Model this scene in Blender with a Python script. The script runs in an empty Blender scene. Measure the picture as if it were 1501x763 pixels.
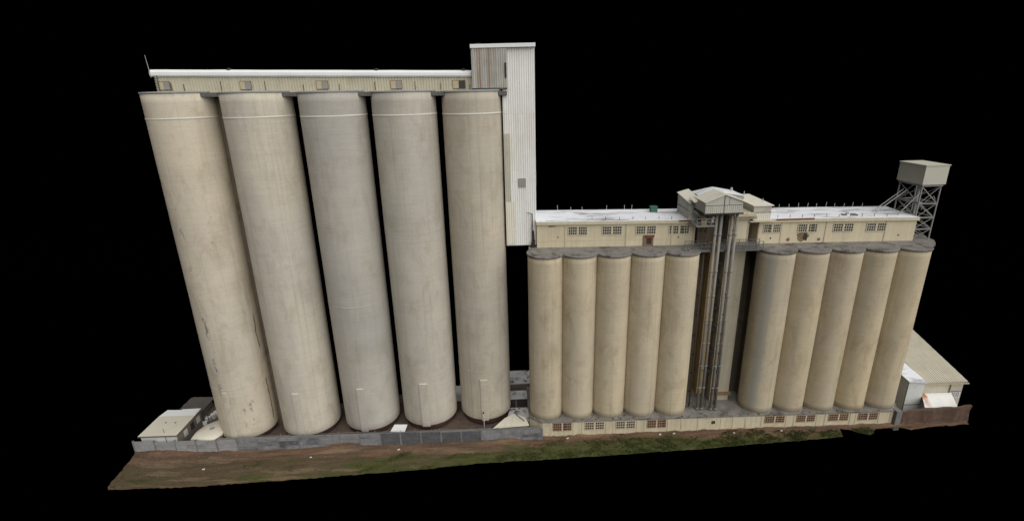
import bpy, math, random
from mathutils import Vector
random.seed(11)
R = math.radians
scene = bpy.context.scene
COL = scene.collection

# ------------------------------------------------------------------ camera
cam_d = bpy.data.cameras.new('camera')
cam = bpy.data.objects.new('camera', cam_d)
COL.objects.link(cam)
scene.camera = cam
cam_d.sensor_fit = 'HORIZONTAL'
cam_d.sensor_width = 36.0
cam_d.lens = 740.0 / 1501.0 * 36.0
cam_d.clip_start = 0.5
cam_d.clip_end = 2000.0
yaw, pit, rol = R(0.951), R(18.336), R(-1.523)
F = Vector((math.sin(yaw)*math.cos(pit), math.cos(yaw)*math.cos(pit), -math.sin(pit)))
RT = Vector((math.cos(yaw), -math.sin(yaw), 0.0))
UP = RT.cross(F)
R2 = RT*math.cos(rol) + UP*math.sin(rol)
U2 = UP*math.cos(rol) - RT*math.sin(rol)
from mathutils import Matrix
cam.matrix_world = Matrix(((R2.x, U2.x, -F.x, 4.736), (R2.y, U2.y, -F.y, -62.74), (R2.z, U2.z, -F.z, 45.843), (0, 0, 0, 1)))

# ------------------------------------------------------------------ world: the photograph's sky is plain black
world = bpy.data.worlds.new('World')
scene.world = world
world.use_nodes = True
bgn = world.node_tree.nodes.get('Background')
bgn.inputs[0].default_value = (0, 0, 0, 1)
bgn.inputs[1].default_value = 0.0

# ------------------------------------------------------------------ sun: very soft overcast light from the front and above
sun_d = bpy.data.lights.new('sun', 'SUN')
sun_d.energy = 3.45
sun_d.angle = R(96)
sun_d.color = (1.0, 0.985, 0.965)
sun = bpy.data.objects.new('sun', sun_d)
COL.objects.link(sun)
az, el = R(36), R(44)       # azimuth to the right of straight ahead of the facade
sdir = Vector((math.sin(az)*math.cos(el), -math.cos(az)*math.cos(el), math.sin(el)))
sun.rotation_euler = sdir.to_track_quat('Z', 'Y').to_euler()
sun.location = sdir*150

vs = scene.view_settings
vs.view_transform = 'Standard'
vs.look = 'None'
vs.exposure = 0.0
vs.gamma = 1.0
vs.use_curve_mapping = False

# ------------------------------------------------------------------ materials
def lin(r, g, b):
    f = lambda c: (c/255/12.92) if c/255 <= 0.04045 else ((c/255+0.055)/1.055)**2.4
    return (f(r), f(g), f(b), 1.0)

class NT:
    def __init__(s, name):
        s.m = bpy.data.materials.new(name)
        s.m.use_nodes = True
        s.t = s.m.node_tree
        s.b = s.t.nodes['Principled BSDF']
        s.tc = s.t.nodes.new('ShaderNodeTexCoord')
        s.oi = s.t.nodes.new('ShaderNodeObjectInfo')
        add = s.t.nodes.new('ShaderNodeVectorMath'); add.operation = 'SCALE'
        comb = s.t.nodes.new('ShaderNodeCombineXYZ')
        for i in range(3): s.t.links.new(s.oi.outputs['Random'], comb.inputs[i])
        s.t.links.new(comb.outputs[0], add.inputs[0]); add.inputs['Scale'].default_value = 37.0
        s.off = add.outputs[0]
    def coord(s, kind, scale):
        mp = s.t.nodes.new('ShaderNodeMapping')
        mp.inputs['Scale'].default_value = scale
        a = s.t.nodes.new('ShaderNodeVectorMath'); a.operation = 'ADD'
        s.t.links.new(s.tc.outputs[kind], mp.inputs[0])
        s.t.links.new(mp.outputs[0], a.inputs[0]); s.t.links.new(s.off, a.inputs[1])
        return a.outputs[0]
    def noise(s, kind, scale, detail=4, rough=0.55, dist=0.0):
        n = s.t.nodes.new('ShaderNodeTexNoise')
        n.inputs['Scale'].default_value = 1.0
        n.inputs['Detail'].default_value = detail
        n.inputs['Roughness'].default_value = rough
        n.inputs['Distortion'].default_value = dist
        s.t.links.new(s.coord(kind, scale), n.inputs['Vector'])
        return n.outputs[0]
    def ramp(s, v, a, b, lo=0.0, hi=1.0):
        n = s.t.nodes.new('ShaderNodeMapRange')
        n.inputs[1].default_value = a; n.inputs[2].default_value = b
        n.inputs[3].default_value = lo; n.inputs[4].default_value = hi
        s.t.links.new(v, n.inputs[0]); return n.outputs[0]
    def mul(s, a, b, op='MULTIPLY'):
        n = s.t.nodes.new('ShaderNodeMath'); n.operation = op
        for i, x in enumerate((a, b)):
            if isinstance(x, (int, float)): n.inputs[i].default_value = x
            else: s.t.links.new(x, n.inputs[i])
        return n.outputs[0]
    def mix(s, f, a, b, mode='MIX'):
        n = s.t.nodes.new('ShaderNodeMix'); n.data_type = 'RGBA'; n.blend_type = mode
        for idx, x in ((0, f), (6, a), (7, b)):
            if isinstance(x, (int, float)): n.inputs[idx].default_value = x
            elif isinstance(x, tuple): n.inputs[idx].default_value = x
            else: s.t.links.new(x, n.inputs[idx])
        return n.outputs[2]
    def val(s, c, f):
        # multiply colour c by scalar socket f
        n = s.t.nodes.new('ShaderNodeVectorMath'); n.operation = 'SCALE'
        if isinstance(c, tuple): n.inputs[0].default_value = c[:3]
        else: s.t.links.new(c, n.inputs[0])
        s.t.links.new(f, n.inputs['Scale']); return n.outputs[0]
    def bump(s, h, strength=0.3, dist=0.05):
        n = s.t.nodes.new('ShaderNodeBump')
        n.inputs['Strength'].default_value = strength; n.inputs['Distance'].default_value = dist
        s.t.links.new(h, n.inputs['Height']); s.t.links.new(n.outputs[0], s.b.inputs['Normal'])
    def out(s, c, rough=0.85, metal=0.0, spec=0.25):
        if isinstance(c, tuple): s.b.inputs['Base Color'].default_value = c
        else: s.t.links.new(c, s.b.inputs['Base Color'])
        s.b.inputs['Roughness'].default_value = rough
        s.b.inputs['Metallic'].default_value = metal
        s.b.inputs['Specular IOR Level'].default_value = spec
        return s.m

def silo_paint(name, col, stain, grey, chip=0.0, lines=0.075, streak=0.16, rust=0.0, tint=None, marks=()):
    n = NT(name)
    big = n.noise('UV', (0.10, 0.06, 1), 3)
    c = n.mix(n.ramp(big, 0.35, 0.68), col, grey)
    if tint:
        c = n.mix(n.ramp(n.noise('UV', (0.35, 0.02, 1), 2), 0.45, 0.7, 0, 0.7), c, tint)
    st = n.noise('UV', (2.2, 0.035, 1), 5, 0.65)
    c = n.mix(n.ramp(st, 0.52, 0.78, 0, streak*3.0), c, stain)
    fine = n.noise('UV', (0.30, 5.5, 1), 4, 0.7)
    c = n.val(c, n.ramp(fine, 0.25, 0.75, 1-lines, 1+lines*0.7))
    band = n.noise('UV', (0.02, 0.42, 1), 2)
    c = n.val(c, n.ramp(band, 0.3, 0.7, 1-lines*0.4, 1+lines*0.35))
    blo = n.noise('UV', (0.45, 0.22, 1), 6, 0.7, 0.5)
    c = n.mix(n.ramp(blo, 0.50, 0.72, 0, 0.45), c, stain)
    c = n.val(c, n.ramp(n.noise('UV', (0.3, 0.16, 1), 4, 0.6), 0.3, 0.7, 0.93, 1.07))
    spk = n.noise('UV', (9, 5, 1), 3, 0.7)
    c = n.val(c, n.ramp(spk, 0.3, 0.7, 0.93, 1.06))
    # hairline vertical cracks and thin grey scuffs
    ck = n.noise('UV', (7.0, 0.10, 1), 3, 0.6, 0.6)
    ck2 = n.noise('UV', (0.25, 0.12, 1), 2)
    m = n.mul(n.ramp(ck, 0.64, 0.70), n.ramp(ck2, 0.50, 0.62))
    c = n.mix(n.mul(m, 0.38), c, stain)
    if chip:
        ch = n.noise('UV', (1.6, 0.55, 1), 6, 0.72, 0.4)
        zone = n.noise('UV', (0.55, 0.02, 1), 2)
        m = n.mul(n.ramp(ch, 0.655, 0.685), n.ramp(zone, 0.50, 0.60))
        c = n.mix(n.mul(m, chip), c, lin(112, 104, 90))
    if rust:
        rs = n.noise('UV', (2.6, 0.11, 1), 5, 0.7)
        zone = n.noise('UV', (0.22, 0.05, 1), 1)
        m = n.mul(n.ramp(rs, 0.66, 0.71), n.ramp(zone, 0.52, 0.62))
        c = n.mix(n.mul(m, rust), c, lin(118, 82, 52))
    sp = n.t.nodes.new('ShaderNodeSeparateXYZ'); n.t.links.new(n.tc.outputs['UV'], sp.inputs[0])
    for (u0, w, v0, v1, mc, amt, thr) in marks:
        wig = n.ramp(n.noise('UV', (0.3, 0.7, 1), 4, 0.7), 0.2, 0.8, -0.3, 0.3)
        du = n.mul(n.mul(n.mul(sp.outputs[0], wig, 'ADD'), -u0, 'ADD'), 0.0, 'ADD')
        ab = n.t.nodes.new('ShaderNodeMath'); ab.operation = 'ABSOLUTE'; n.t.links.new(du, ab.inputs[0])
        m = n.ramp(ab.outputs[0], w, w*0.45)
        m = n.mul(m, n.mul(n.ramp(sp.outputs[1], v0, v0+0.6), n.ramp(sp.outputs[1], v1, v1-0.8)))
        m = n.mul(m, n.ramp(n.noise('UV', (1.5, 0.8, 1), 5, 0.75), thr, thr+0.09))
        c = n.mix(n.mul(m, amt), c, mc)
    n.bump(n.mul(fine, spk, 'ADD'), 0.25, 0.04)
    return n.out(c, 0.9)

def plain(name, col, var=0.12, scale=1.2, stain=None, stain_amt=0.5, rough=0.85, metal=0.0, streak=0.0, bump=0.15, thr=(0.55, 0.72), stretch=(1, 1, 1), spec=0.25):
    n = NT(name)
    a = n.noise('Object', (scale, scale, scale), 5, 0.6)
    c = n.val(col, n.ramp(a, 0.25, 0.75, 1-var, 1+var))
    b = n.noise('Object', (scale*7, scale*7, scale*7), 3, 0.6)
    c = n.val(c, n.ramp(b, 0.25, 0.75, 1-var*0.5, 1+var*0.5))
    if stain:
        d = n.noise('Object', tuple(scale*0.8*k for k in stretch), 6, 0.68, 0.3)
        c = n.mix(n.ramp(d, thr[0], thr[1], 0, stain_amt), c, stain)
    if streak:
        s = n.noise('Object', (scale*4, scale*4, 0.12*scale), 4, 0.65)
        c = n.val(c, n.ramp(s, 0.35, 0.75, 1.03, 1-streak))
    n.bump(b, bump, 0.04)
    return n.out(c, rough, metal, spec)

M = {}
M['silo1'] = silo_paint('paint_cream_chipped', lin(211, 200, 178), lin(154, 138, 112), lin(203, 194, 177), chip=0.8, rust=0.6, streak=0.10, marks=((17.45,0.14,12.8,18.5,lin(104,72,44),0.9,0.36),(17.5,0.13,1.5,8.8,lin(104,72,44),0.9,0.36),(11.1,0.30,6.0,24.0,lin(112,106,94),0.85,0.50),(10.8,0.35,24.0,38.0,lin(140,132,114),0.7,0.54),(14.2,1.2,2.0,8.0,lin(118,108,90),0.75,0.54)))
M['silo2'] = silo_paint('paint_cream_pale', lin(208, 199, 181), lin(156, 144, 122), lin(198, 191, 178), streak=0.12)
M['silo3'] = silo_paint('paint_grey_cream', lin(188, 182, 171), lin(148, 138, 120), lin(178, 174, 166), streak=0.10)
M['silo4'] = silo_paint('paint_warm_grey', lin(196, 190, 175), lin(150, 138, 118), lin(187, 182, 172), streak=0.12)
M['silo5'] = silo_paint('paint_warm_grey_streaked', lin(196, 186, 167), lin(148, 134, 110), lin(185, 178, 164), streak=0.18)
M['siloA'] = silo_paint('paint_ochre_cream', lin(202, 188, 160), lin(144, 124, 92), lin(192, 181, 158), streak=0.15, lines=0.07)
M['siloB'] = silo_paint('paint_ochre_warm', lin(200, 184, 152), lin(142, 118, 80), lin(186, 174, 152), streak=0.09, lines=0.07, tint=lin(172, 166, 150))
M['siloB1'] = silo_paint('paint_ochre_blue_streak', lin(200, 186, 156), lin(142, 118, 80), lin(186, 175, 154), streak=0.09, lines=0.07, marks=((5.75,0.75,-2.0,26.0,lin(162,162,154),0.65,0.22),))
M['plinth'] = plain('maroon_plinth_paint', lin(78, 56, 50), 0.25, 1.5)
M['rim'] = plain('weathered_rim', lin(150, 152, 152), 0.15, 2.0)
M['band'] = plain('pale_band', lin(214, 210, 196), 0.06, 2.0)
M['slab'] = plain('grey_concrete_slab', lin(130, 126, 120), 0.22, 0.8, lin(66, 61, 56), 0.8, thr=(0.5, 0.66))
M['lip'] = plain('dark_grey_lip', lin(104, 101, 97), 0.18, 1.5, lin(58, 54, 50), 0.6)
M['cap'] = plain('stained_grey_cap', lin(128, 124, 119), 0.2, 0.9, lin(62, 57, 52), 0.85, thr=(0.5, 0.64))
M['cream_wall'] = plain('cream_render', lin(207, 196, 168), 0.06, 0.5, lin(170, 150, 112), 0.35, streak=0.12)
M['cream_pod'] = plain('cream_render_base', lin(205, 194, 166), 0.10, 0.6, lin(160, 140, 108), 0.6, streak=0.2)
M['gal_sheet'] = plain('beige_sheeting', lin(196, 189, 166), 0.06, 0.8, lin(160, 148, 118), 0.4, streak=0.10)
M['white_roof'] = plain('white_roof_coating', lin(236, 238, 242), 0.05, 0.5, lin(128, 122, 118), 0.85, thr=(0.50, 0.68), stretch=(0.45, 1.8, 1))
M['white_trim'] = plain('white_trim', lin(238, 239, 238), 0.04, 1.0)
M['white_sheet'] = plain('white_tower_sheeting', lin(238, 237, 232), 0.05, 0.4, lin(206, 194, 168), 0.4, streak=0.08, stretch=(1, 1, 0.25))
M['cream_sheet'] = plain('cream_tower_sheeting', lin(232, 226, 210), 0.06, 0.6, lin(172, 150, 116), 0.5, streak=0.12)
M['grey_sheet'] = plain('grey_patch_sheet', lin(150, 148, 144), 0.08, 1.0)
M['tan_sheet'] = plain('tan_patch_sheet', lin(200, 196, 180), 0.08, 1.0, streak=0.15)
n = NT('rusty_sheeting')
c = n.val(lin(188, 186, 178), n.ramp(n.noise('Object', (0.7, 0.7, 0.7), 4), 0.3, 0.7, 0.84, 1.1))
c = n.mix(n.ramp(n.noise('Object', (5, 5, 0.12), 4, 0.7), 0.50, 0.7, 0, 0.5), c, lin(132, 124, 114))
sx = n.t.nodes.new('ShaderNodeSeparateXYZ'); n.t.links.new(n.tc.outputs['Object'], sx.inputs[0])
for xc, wd, am in ((-4.75, 0.42, 0.85), (-3.55, 0.30, 0.65), (-2.75, 0.18, 0.4)):
    ab = n.t.nodes.new('ShaderNodeMath'); ab.operation = 'ABSOLUTE'; n.t.links.new(n.mul(sx.outputs[0], -xc, 'ADD'), ab.inputs[0])
    m = n.mul(n.ramp(ab.outputs[0], wd, wd*0.2), n.ramp(n.noise('Object', (6, 6, 0.15), 4, 0.7), 0.36, 0.56))
    c = n.mix(n.mul(m, am), c, lin(150, 114, 80))
M['rust_sheet'] = n.out(c, 0.7)
M['dark'] = plain('dark_steel', lin(58, 56, 54), 0.2, 2.0)
M['steel'] = plain('galvanised_steel', lin(142, 141, 138), 0.15, 2.0, lin(92, 80, 66), 0.5, rough=0.6)
M['steel_pale'] = plain('pale_grey_steel', lin(172, 171, 166), 0.12, 2.0, lin(110, 100, 88), 0.5, rough=0.6)
M['walk_steel'] = plain('dull_grey_steel', lin(106, 105, 103), 0.2, 2.0, lin(70, 62, 54), 0.6, rough=0.7)
M['pipe'] = plain('grey_pipe', lin(136, 132, 124), 0.12, 1.0, lin(96, 84, 68), 0.6, rough=0.65, stretch=(1, 1, 0.2))
M['brownpipe'] = plain('brown_pipe', lin(96, 80, 64), 0.2, 1.5, rough=0.7)
M['shaft'] = plain('shaft_concrete', lin(176, 168, 148), 0.08, 0.5, lin(128, 118, 98), 0.5, streak=0.2)
M['shaft_shade'] = plain('shade_darkened_concrete', lin(112, 102, 88), 0.15, 0.6, lin(66, 56, 46), 0.7, streak=0.3)  # base colour darkened to paint in recess and gap shade; stains on top
M['shaft_tan'] = plain('shaft_tan_strip', lin(190, 164, 118), 0.10, 0.7, lin(140, 112, 74), 0.5, streak=0.2)
M['ledge'] = plain('brown_ledge', lin(132, 106, 78), 0.15, 1.5)
M['head_wall'] = plain('grey_cream_sheeting', lin(194, 192, 180), 0.05, 1.0, lin(160, 148, 122), 0.4, streak=0.1)
M['head_roof'] = plain('cream_roof_sheet', lin(226, 222, 206), 0.05, 0.8, lin(180, 168, 142), 0.4)
M['tank'] = plain('tank_grey_cream', lin(196, 193, 178), 0.04, 0.7)
M['barn_roof'] = plain('barn_roof_sheet', lin(224, 219, 203), 0.05, 0.8, lin(190, 182, 162), 0.4)
M['barn_wall'] = plain('barn_wall', lin(196, 190, 172), 0.06, 0.9, lin(160, 142, 112), 0.4, streak=0.1)
M['annex_wall'] = plain('annex_pale_blue_grey', lin(206, 208, 204), 0.06, 0.9, lin(165, 160, 150), 0.4)
n = NT('canopy_white_rusty')
c = n.val(lin(236, 236, 232), n.ramp(n.noise('Object', (1, 1, 1), 4), 0.3, 0.7, 0.94, 1.04))
sx = n.t.nodes.new('ShaderNodeSeparateXYZ'); n.t.links.new(n.tc.outputs['Object'], sx.inputs[0])
dl = n.mul(n.mul(sx.outputs[0], n.mul(sx.outputs[1], 0.42), 'SUBTRACT'), 1.0, 'ADD')
dl = n.mul(dl, n.ramp(n.noise('Object', (2.0, 0.8, 1), 4, 0.7), 0.2, 0.8, -0.5, 0.5), 'ADD')
ab = n.t.nodes.new('ShaderNodeMath'); ab.operation = 'ABSOLUTE'; n.t.links.new(dl, ab.inputs[0])
c = n.mix(n.mul(n.ramp(ab.outputs[0], 0.55, 0.15), n.ramp(sx.outputs[1], -7.0, -4.8, 0.25, 0.95)), c, lin(178, 108, 56))
M['canopy'] = n.out(c, 0.7)
n = NT('brown_brick_wall')
c = n.mix(n.ramp(n.noise('Object', (0.5, 1, 1.8), 5, 0.7), 0.35, 0.65), lin(104, 80, 66), lin(84, 72, 64))
c = n.mix(n.ramp(n.noise('Object', (2.2, 2.2, 0.5), 5, 0.7), 0.55, 0.72, 0, 0.7), c, lin(132, 114, 98))
n.bump(n.noise('Object', (6, 6, 12), 3), 0.6, 0.08)
M['brown_wall'] = n.out(c, 0.95)
M['fence_panel'] = plain('grey_concrete_panel', lin(134, 134, 135), 0.22, 0.7, lin(74, 74, 78), 0.85, streak=0.2, thr=(0.5, 0.62), stretch=(0.35, 1, 0.7))
M['fence_pale'] = plain('pale_concrete_panel', lin(150, 149, 148), 0.18, 0.7, lin(98, 94, 90), 0.8, streak=0.15, stretch=(0.35, 1, 0.7))
M['fence_dark'] = plain('dark_concrete_panel', lin(92, 93, 96), 0.2, 0.7, lin(60, 60, 64), 0.8, streak=0.2, stretch=(0.35, 1, 0.7))
M['fence_post'] = plain('grey_concrete_post', lin(120, 119, 117), 0.2, 1.0)
M['shed_roof'] = plain('cream_shed_roof', lin(218, 212, 194), 0.05, 0.7, lin(180, 170, 148), 0.4)
M['shed_wall'] = plain('pale_shed_wall', lin(208, 210, 208), 0.08, 0.9, lin(150, 144, 134), 0.5)
M['shed_wall_dark'] = plain('weathered_shed_wall', lin(128, 122, 110), 0.15, 0.9, lin(84, 72, 60), 0.6)
M['tarp'] = plain('grey_felt', lin(96, 90, 86), 0.15, 1.0)
M['maroon_trim'] = plain('brown_trim', lin(112, 92, 76), 0.15, 1.0)
M['window_frame'] = plain('window_bar', lin(196, 188, 166), 0.1, 2.0)
M['window_frame_rust'] = plain('rusty_window_bar', lin(158, 136, 112), 0.15, 2.0)
M['glass'] = plain('dark_glass', lin(66, 66, 64), 0.35, 1.6, rough=0.25, spec=0.5)
M['glass_brown'] = plain('boarded_brown_glass', lin(84, 60, 48), 0.3, 1.6, rough=0.5)
M['board'] = plain('pale_board', lin(188, 176, 146), 0.08, 2.0)
M['green'] = plain('green_box_paint', lin(70, 112, 96), 0.1, 2.0)
M['red_brown'] = plain('red_brown_rust', lin(122, 72, 56), 0.25, 2.0)
M['spall'] = plain('spalled_brown_render', lin(128, 106, 82), 0.35, 3.0, lin(70, 58, 48), 0.7)
M['rubble_white'] = plain('white_rubble', lin(210, 208, 202), 0.1, 2.0)
M['yard'] = plain('yard_dirt', lin(96, 82, 74), 0.25, 0.6, lin(70, 48, 44), 0.8)
M['mottled_roof'] = plain('mottled_white_roof', lin(214, 214, 212), 0.12, 1.2, lin(90, 86, 82), 0.9, thr=(0.52, 0.60))

# ground material: reddish dirt by the wall, tan tracks, green patches
n = NT('dirt_and_grass')
sep = n.t.nodes.new('ShaderNodeSeparateXYZ'); n.t.links.new(n.tc.outputs['UV'], sep.inputs[0])
tv = sep.outputs[1]                                             # metres out from the wall
wob = n.ramp(n.noise('Object', (0.16, 0.35, 1), 4), 0.2, 0.8, -1.3, 1.3)
tw = n.mul(tv, wob, 'ADD')
c = n.mix(n.ramp(n.noise('Object', (0.25, 1.0, 1), 5, 0.65), 0.40, 0.60), lin(116, 90, 72), lin(94, 79, 67))
c = n.mix(n.ramp(tw, 1.6, 3.0), c, lin(92, 80, 62))
c = n.mix(n.ramp(n.noise('Object', (0.12, 0.9, 1), 5, 0.65), 0.52, 0.66, 0, 0.75), c, lin(134, 114, 92))
c = n.mix(n.ramp(n.noise('Object', (0.10, 1.5, 1), 4, 0.6), 0.56, 0.68, 0, 0.6), c, lin(66, 54, 44))
sx = n.t.nodes.new('ShaderNodeSeparateXYZ'); n.t.links.new(n.tc.outputs['Object'], sx.inputs[0])
gx = n.ramp(sx.outputs[0], -38, 10, -0.06, 0.19)
gm = n.mul(n.noise('Object', (0.085, 0.45, 1), 5, 0.62), gx, 'ADD')
gm = n.mul(n.ramp(gm, 0.52, 0.64), n.ramp(tw, 1.4, 2.4))
c = n.mix(n.mul(gm, 0.85), c, n.mix(n.ramp(n.noise('Object', (0.5, 1.0, 1), 3), 0.35, 0.65), lin(60, 72, 36), lin(84, 86, 50)))
grit = n.noise('Object', (5, 5, 5), 4, 0.7)
c = n.val(c, n.ramp(grit, 0.25, 0.75, 0.72, 1.28))
n.bump(n.mul(grit, n.noise('Object', (1.2, 3, 1), 4), 'ADD'), 0.7, 0.12)
M['ground'] = n.out(c, 0.97, spec=0.1)
n = NT('grass_blade')
c = n.mix(n.ramp(n.noise('Object', (0.5, 0.5, 0.5), 3), 0.35, 0.65), lin(60, 74, 36), lin(94, 92, 56))
M['grass'] = n.out(c, 0.9, spec=0.1)

# ------------------------------------------------------------------ mesh helpers
class MB:
    def __init__(s):
        s.v = []; s.f = []; s.uv = {}
    def box(s, x0, x1, y0, y1, z0, z1):
        return s.hexa([(x0,y0,z0),(x1,y0,z0),(x1,y1,z0),(x0,y1,z0)], [(x0,y0,z1),(x1,y0,z1),(x1,y1,z1),(x0,y1,z1)])
    def hexa(s, lo, hi):
        return s.prism(lo, hi)
    def prism(s, lo, hi):
        n = len(lo); b = len(s.v)
        s.v += [tuple(p) for p in lo] + [tuple(p) for p in hi]
        s.f.append(tuple(b+n-1-i for i in range(n)))
        s.f.append(tuple(b+n+i for i in range(n)))
        for i in range(n):
            j = (i+1) % n
            s.f.append((b+i, b+j, b+n+j, b+n+i))
        return s
    def slabpoly(s, pts, z0, z1):
        z0f = z0 if callable(z0) else (lambda x: z0); z1f = z1 if callable(z1) else (lambda x: z1)
        return s.prism([(x,y,z0f(x)) for x,y in pts], [(x,y,z1f(x)) for x,y in pts])
    def tube(s, p0, p1, r, n=8, r1=None):
        p0 = Vector(p0); p1 = Vector(p1); d = (p1-p0).normalized()
        a = d.orthogonal().normalized(); b = d.cross(a)
        r1 = r if r1 is None else r1
        lo = [p0+(a*math.cos(2*math.pi*i/n)+b*math.sin(2*math.pi*i/n))*r for i in range(n)]
        hi = [p1+(a*math.cos(2*math.pi*i/n)+b*math.sin(2*math.pi*i/n))*r1 for i in range(n)]
        return s.prism(lo, hi)
    def beam(s, p0, p1, w, h=None):
        h = h or w
        p0 = Vector(p0); p1 = Vector(p1); d = (p1-p0).normalized()
        up = Vector((0,0,1)) if abs(d.z) < 0.95 else Vector((0,1,0))
        a = d.cross(up).normalized(); b = a.cross(d).normalized()
        q = [(-w/2,-h/2),(w/2,-h/2),(w/2,h/2),(-w/2,h/2)]
        return s.prism([p0+a*i+b*j for i,j in q], [p1+a*i+b*j for i,j in q])
    def lathe(s, prof, n=72, cx=0, cy=0, wob=0.0, cap=True):
        b0 = len(s.v); m = len(prof)
        ph = [random.uniform(0, 6.28) for _ in range(4)]
        for k,(r,z) in enumerate(prof):
            for i in range(n+1):
                t = 2*math.pi*i/n + math.pi/2      # seam at the back
                rr = r + wob*(math.sin(3*t+ph[0]+z*0.11)+0.6*math.sin(5*t+ph[1]-z*0.23)+0.5*math.sin(z*0.5+ph[2]))
                s.v.append((cx+rr*math.cos(t), cy+rr*math.sin(t), z))
        for k in range(m-1):
            for i in range(n):
                a = b0+k*(n+1)+i; d = a+n+1
                s.f.append((a, a+1, d+1, d))
                r = max(prof[k][0], prof[k+1][0])
                u0, u1 = 2*math.pi*i/n*r, 2*math.pi*(i+1)/n*r
                s.uv[len(s.f)-1] = [(u0,prof[k][1]),(u1,prof[k][1]),(u1,prof[k+1][1]),(u0,prof[k+1][1])]
        if cap:
            s.f.append(tuple(b0+(m-1)*(n+1)+i for i in range(n)))
            s.f.append(tuple(b0+n-1-i for i in range(n)))
        return s
    def corrug(s, p0, p1, z0, z1, z2, z3, pitch, depth, nrm):
        """corrugated sheet from p0 to p1 (xy); bottom z0->z1, top z2->z3; ribs stand out along nrm (xy)"""
        x0,y0 = p0; x1,y1 = p1
        L = math.hypot(x1-x0, y1-y0); k = max(2, round(L/pitch)); b = len(s.v)
        ts = []
        for i in range(k):
            for q,d in ((0.0,0),(0.42,0),(0.52,1),(0.88,1)):
                ts.append(((i+q)/k, d))
        ts.append((1.0, 0))
        for t,d in ts:
            x = x0+(x1-x0)*t+nrm[0]*depth*d; y = y0+(y1-y0)*t+nrm[1]*depth*d
            s.v.append((x,y,z0+(z1-z0)*t)); s.v.append((x,y,z2+(z3-z2)*t))
        for i in range(len(ts)-1):
            a = b+2*i; s.f.append((a, a+2, a+3, a+1))
        return s
    def build(s, name, mat, parent=None, smooth=False, uv=None):
        me = bpy.data.meshes.new(name)
        ox, oy, oz = parent_world(parent) if parent else (0,0,0)
        me.from_pydata([(x-ox,y-oy,z-oz) for x,y,z in s.v], [], s.f)
        if s.uv or uv:
            l = me.uv_layers.new(name='UVMap')
            for p in me.polygons:
                us = s.uv.get(p.index)
                for q,li in enumerate(p.loop_indices):
                    if uv: l.data[li].uv = uv[me.loops[li].vertex_index]
                    else: l.data[li].uv = us[q] if us and q < len(us) else (0,0)
        me.materials.append(M[mat])
        if smooth:
            for p in me.polygons: p.use_smooth = len(p.vertices) <= 4
        me.update()
        o = bpy.data.objects.new(name, me)
        COL.objects.link(o)
        if parent: o.parent = parent
        return o

def parent_world(o):
    v = Vector((0,0,0))
    while o: v = v + Vector(o.location); o = o.parent
    return v
def tag(o, label=None, cat=None, group=None, kind=None):
    if label: o['label'] = label
    if cat: o['category'] = cat
    if group: o['group'] = group
    if kind: o['kind'] = kind
    return o
def thing(name, loc, label, cat, group=None):
    o = bpy.data.objects.new(name, None); COL.objects.link(o); o.location = loc
    o.empty_display_size = 0.5
    return tag(o, label, cat, group)
def pl(x, pts):
    if x <= pts[0][0]: return pts[0][1]
    for (a,b),(c,d) in zip(pts, pts[1:]):
        if x <= c: return b+(d-b)*(x-a)/(c-a)
    return pts[-1][1]
def vnoise(x, y, s=0):
    return (math.sin(x*1.7+s)+math.sin(x*3.1+y*2.3+s*2.1)+math.sin(y*4.3-x*0.9+s*0.7)+math.sin(x*7.3+y*5.1+s))*0.25

# ------------------------------------------------------------------ levels
def gz(x): return pl(x, [(-47,-0.15),(-37,-0.5),(-18.6,-0.55),(0,-0.3),(9.3,-0.6),(36,-0.50),(60,-0.55),(72,-0.6)])
def ztL(x): return 47.03 - 0.0195*(x+36.3)          # top of the tall silos
def ztR(x): return 26.05 - 0.0125*(x-9.5)           # top of the short silos
def zdk(x): return 1.87 - 0.005*(x-9.4)             # deck the short silos stand on
def zgt(x): return 29.71 - 0.0187*(x-9.0)           # roof edge of the right gallery
WALL_Y = -3.2

# ------------------------------------------------------------------ ground
def ground_front(x):
    y = pl(x, [(-45.5,-10.25),(-31.7,-9.75),(-19,-9.05),(-5.8,-8.45),(5.8,-7.45),(30.6,-6.45),(51.1,-5.05),(51.35,-3.4),(52.8,-3.5),(53.6,-4.3),(54.8,-4.9),(55.6,-4.6),(56.2,-3.8),(58,-3.5),(60,-3.6),(61.3,-4.1),(62.5,-3.9),(65,-3.6),(70.7,-3.3)])
    return y + (0.10*vnoise(x*2.2, 0, 2) if x > 51.2 else 0.0)
g = MB(); guv = []
nx, ny = 300, 26
xs = [-47.4 + (70.4+47.4)*i/nx for i in range(nx+1)]
for x in xs:
    yf = ground_front(x); yb = WALL_Y+0.35 if x < 9.2 else -2.3
    for j in range(ny+1):
        t = j/ny; y = yb + (yf-yb)*t
        w = yb-y
        zz = gz(x) + 0.10*vnoise(x*0.8, y*1.1, 1) + 0.06*vnoise(x*2.9, y*3.3, 5)
        zz += 0.75*math.exp(-((x+18.6)/2.4)**2)*math.exp(-((w)/1.3)**2)
        zz += 0.45*math.exp(-((x+43.5)/3.2)**2)*math.exp(-((w)/0.9)**2)
        zz += 0.40*math.exp(-((x-4.3)/1.8)**2)*math.exp(-((w)/0.9)**2)
        zz += 0.22*max(0, vnoise(x*0.45, 0, 9))*math.exp(-(w/0.8)**2)
        zz -= 0.09*math.exp(-((w-2.6)/0.35)**2) if x < 5 else 0
        xx = x
        if x < -46:                       # ragged slanting left end
            xx = x + pl(y, [(-10.5,1.6),(-9.6,1.0),(-6,0.6),(-3.6,0.25),(-3.0,0.0)]) * (1 if x < -46.5 else 0.5) + 0.12*vnoise(y*2.1, 0)
        g.v.append((xx, y, zz)); guv.append((x, w))
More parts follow.
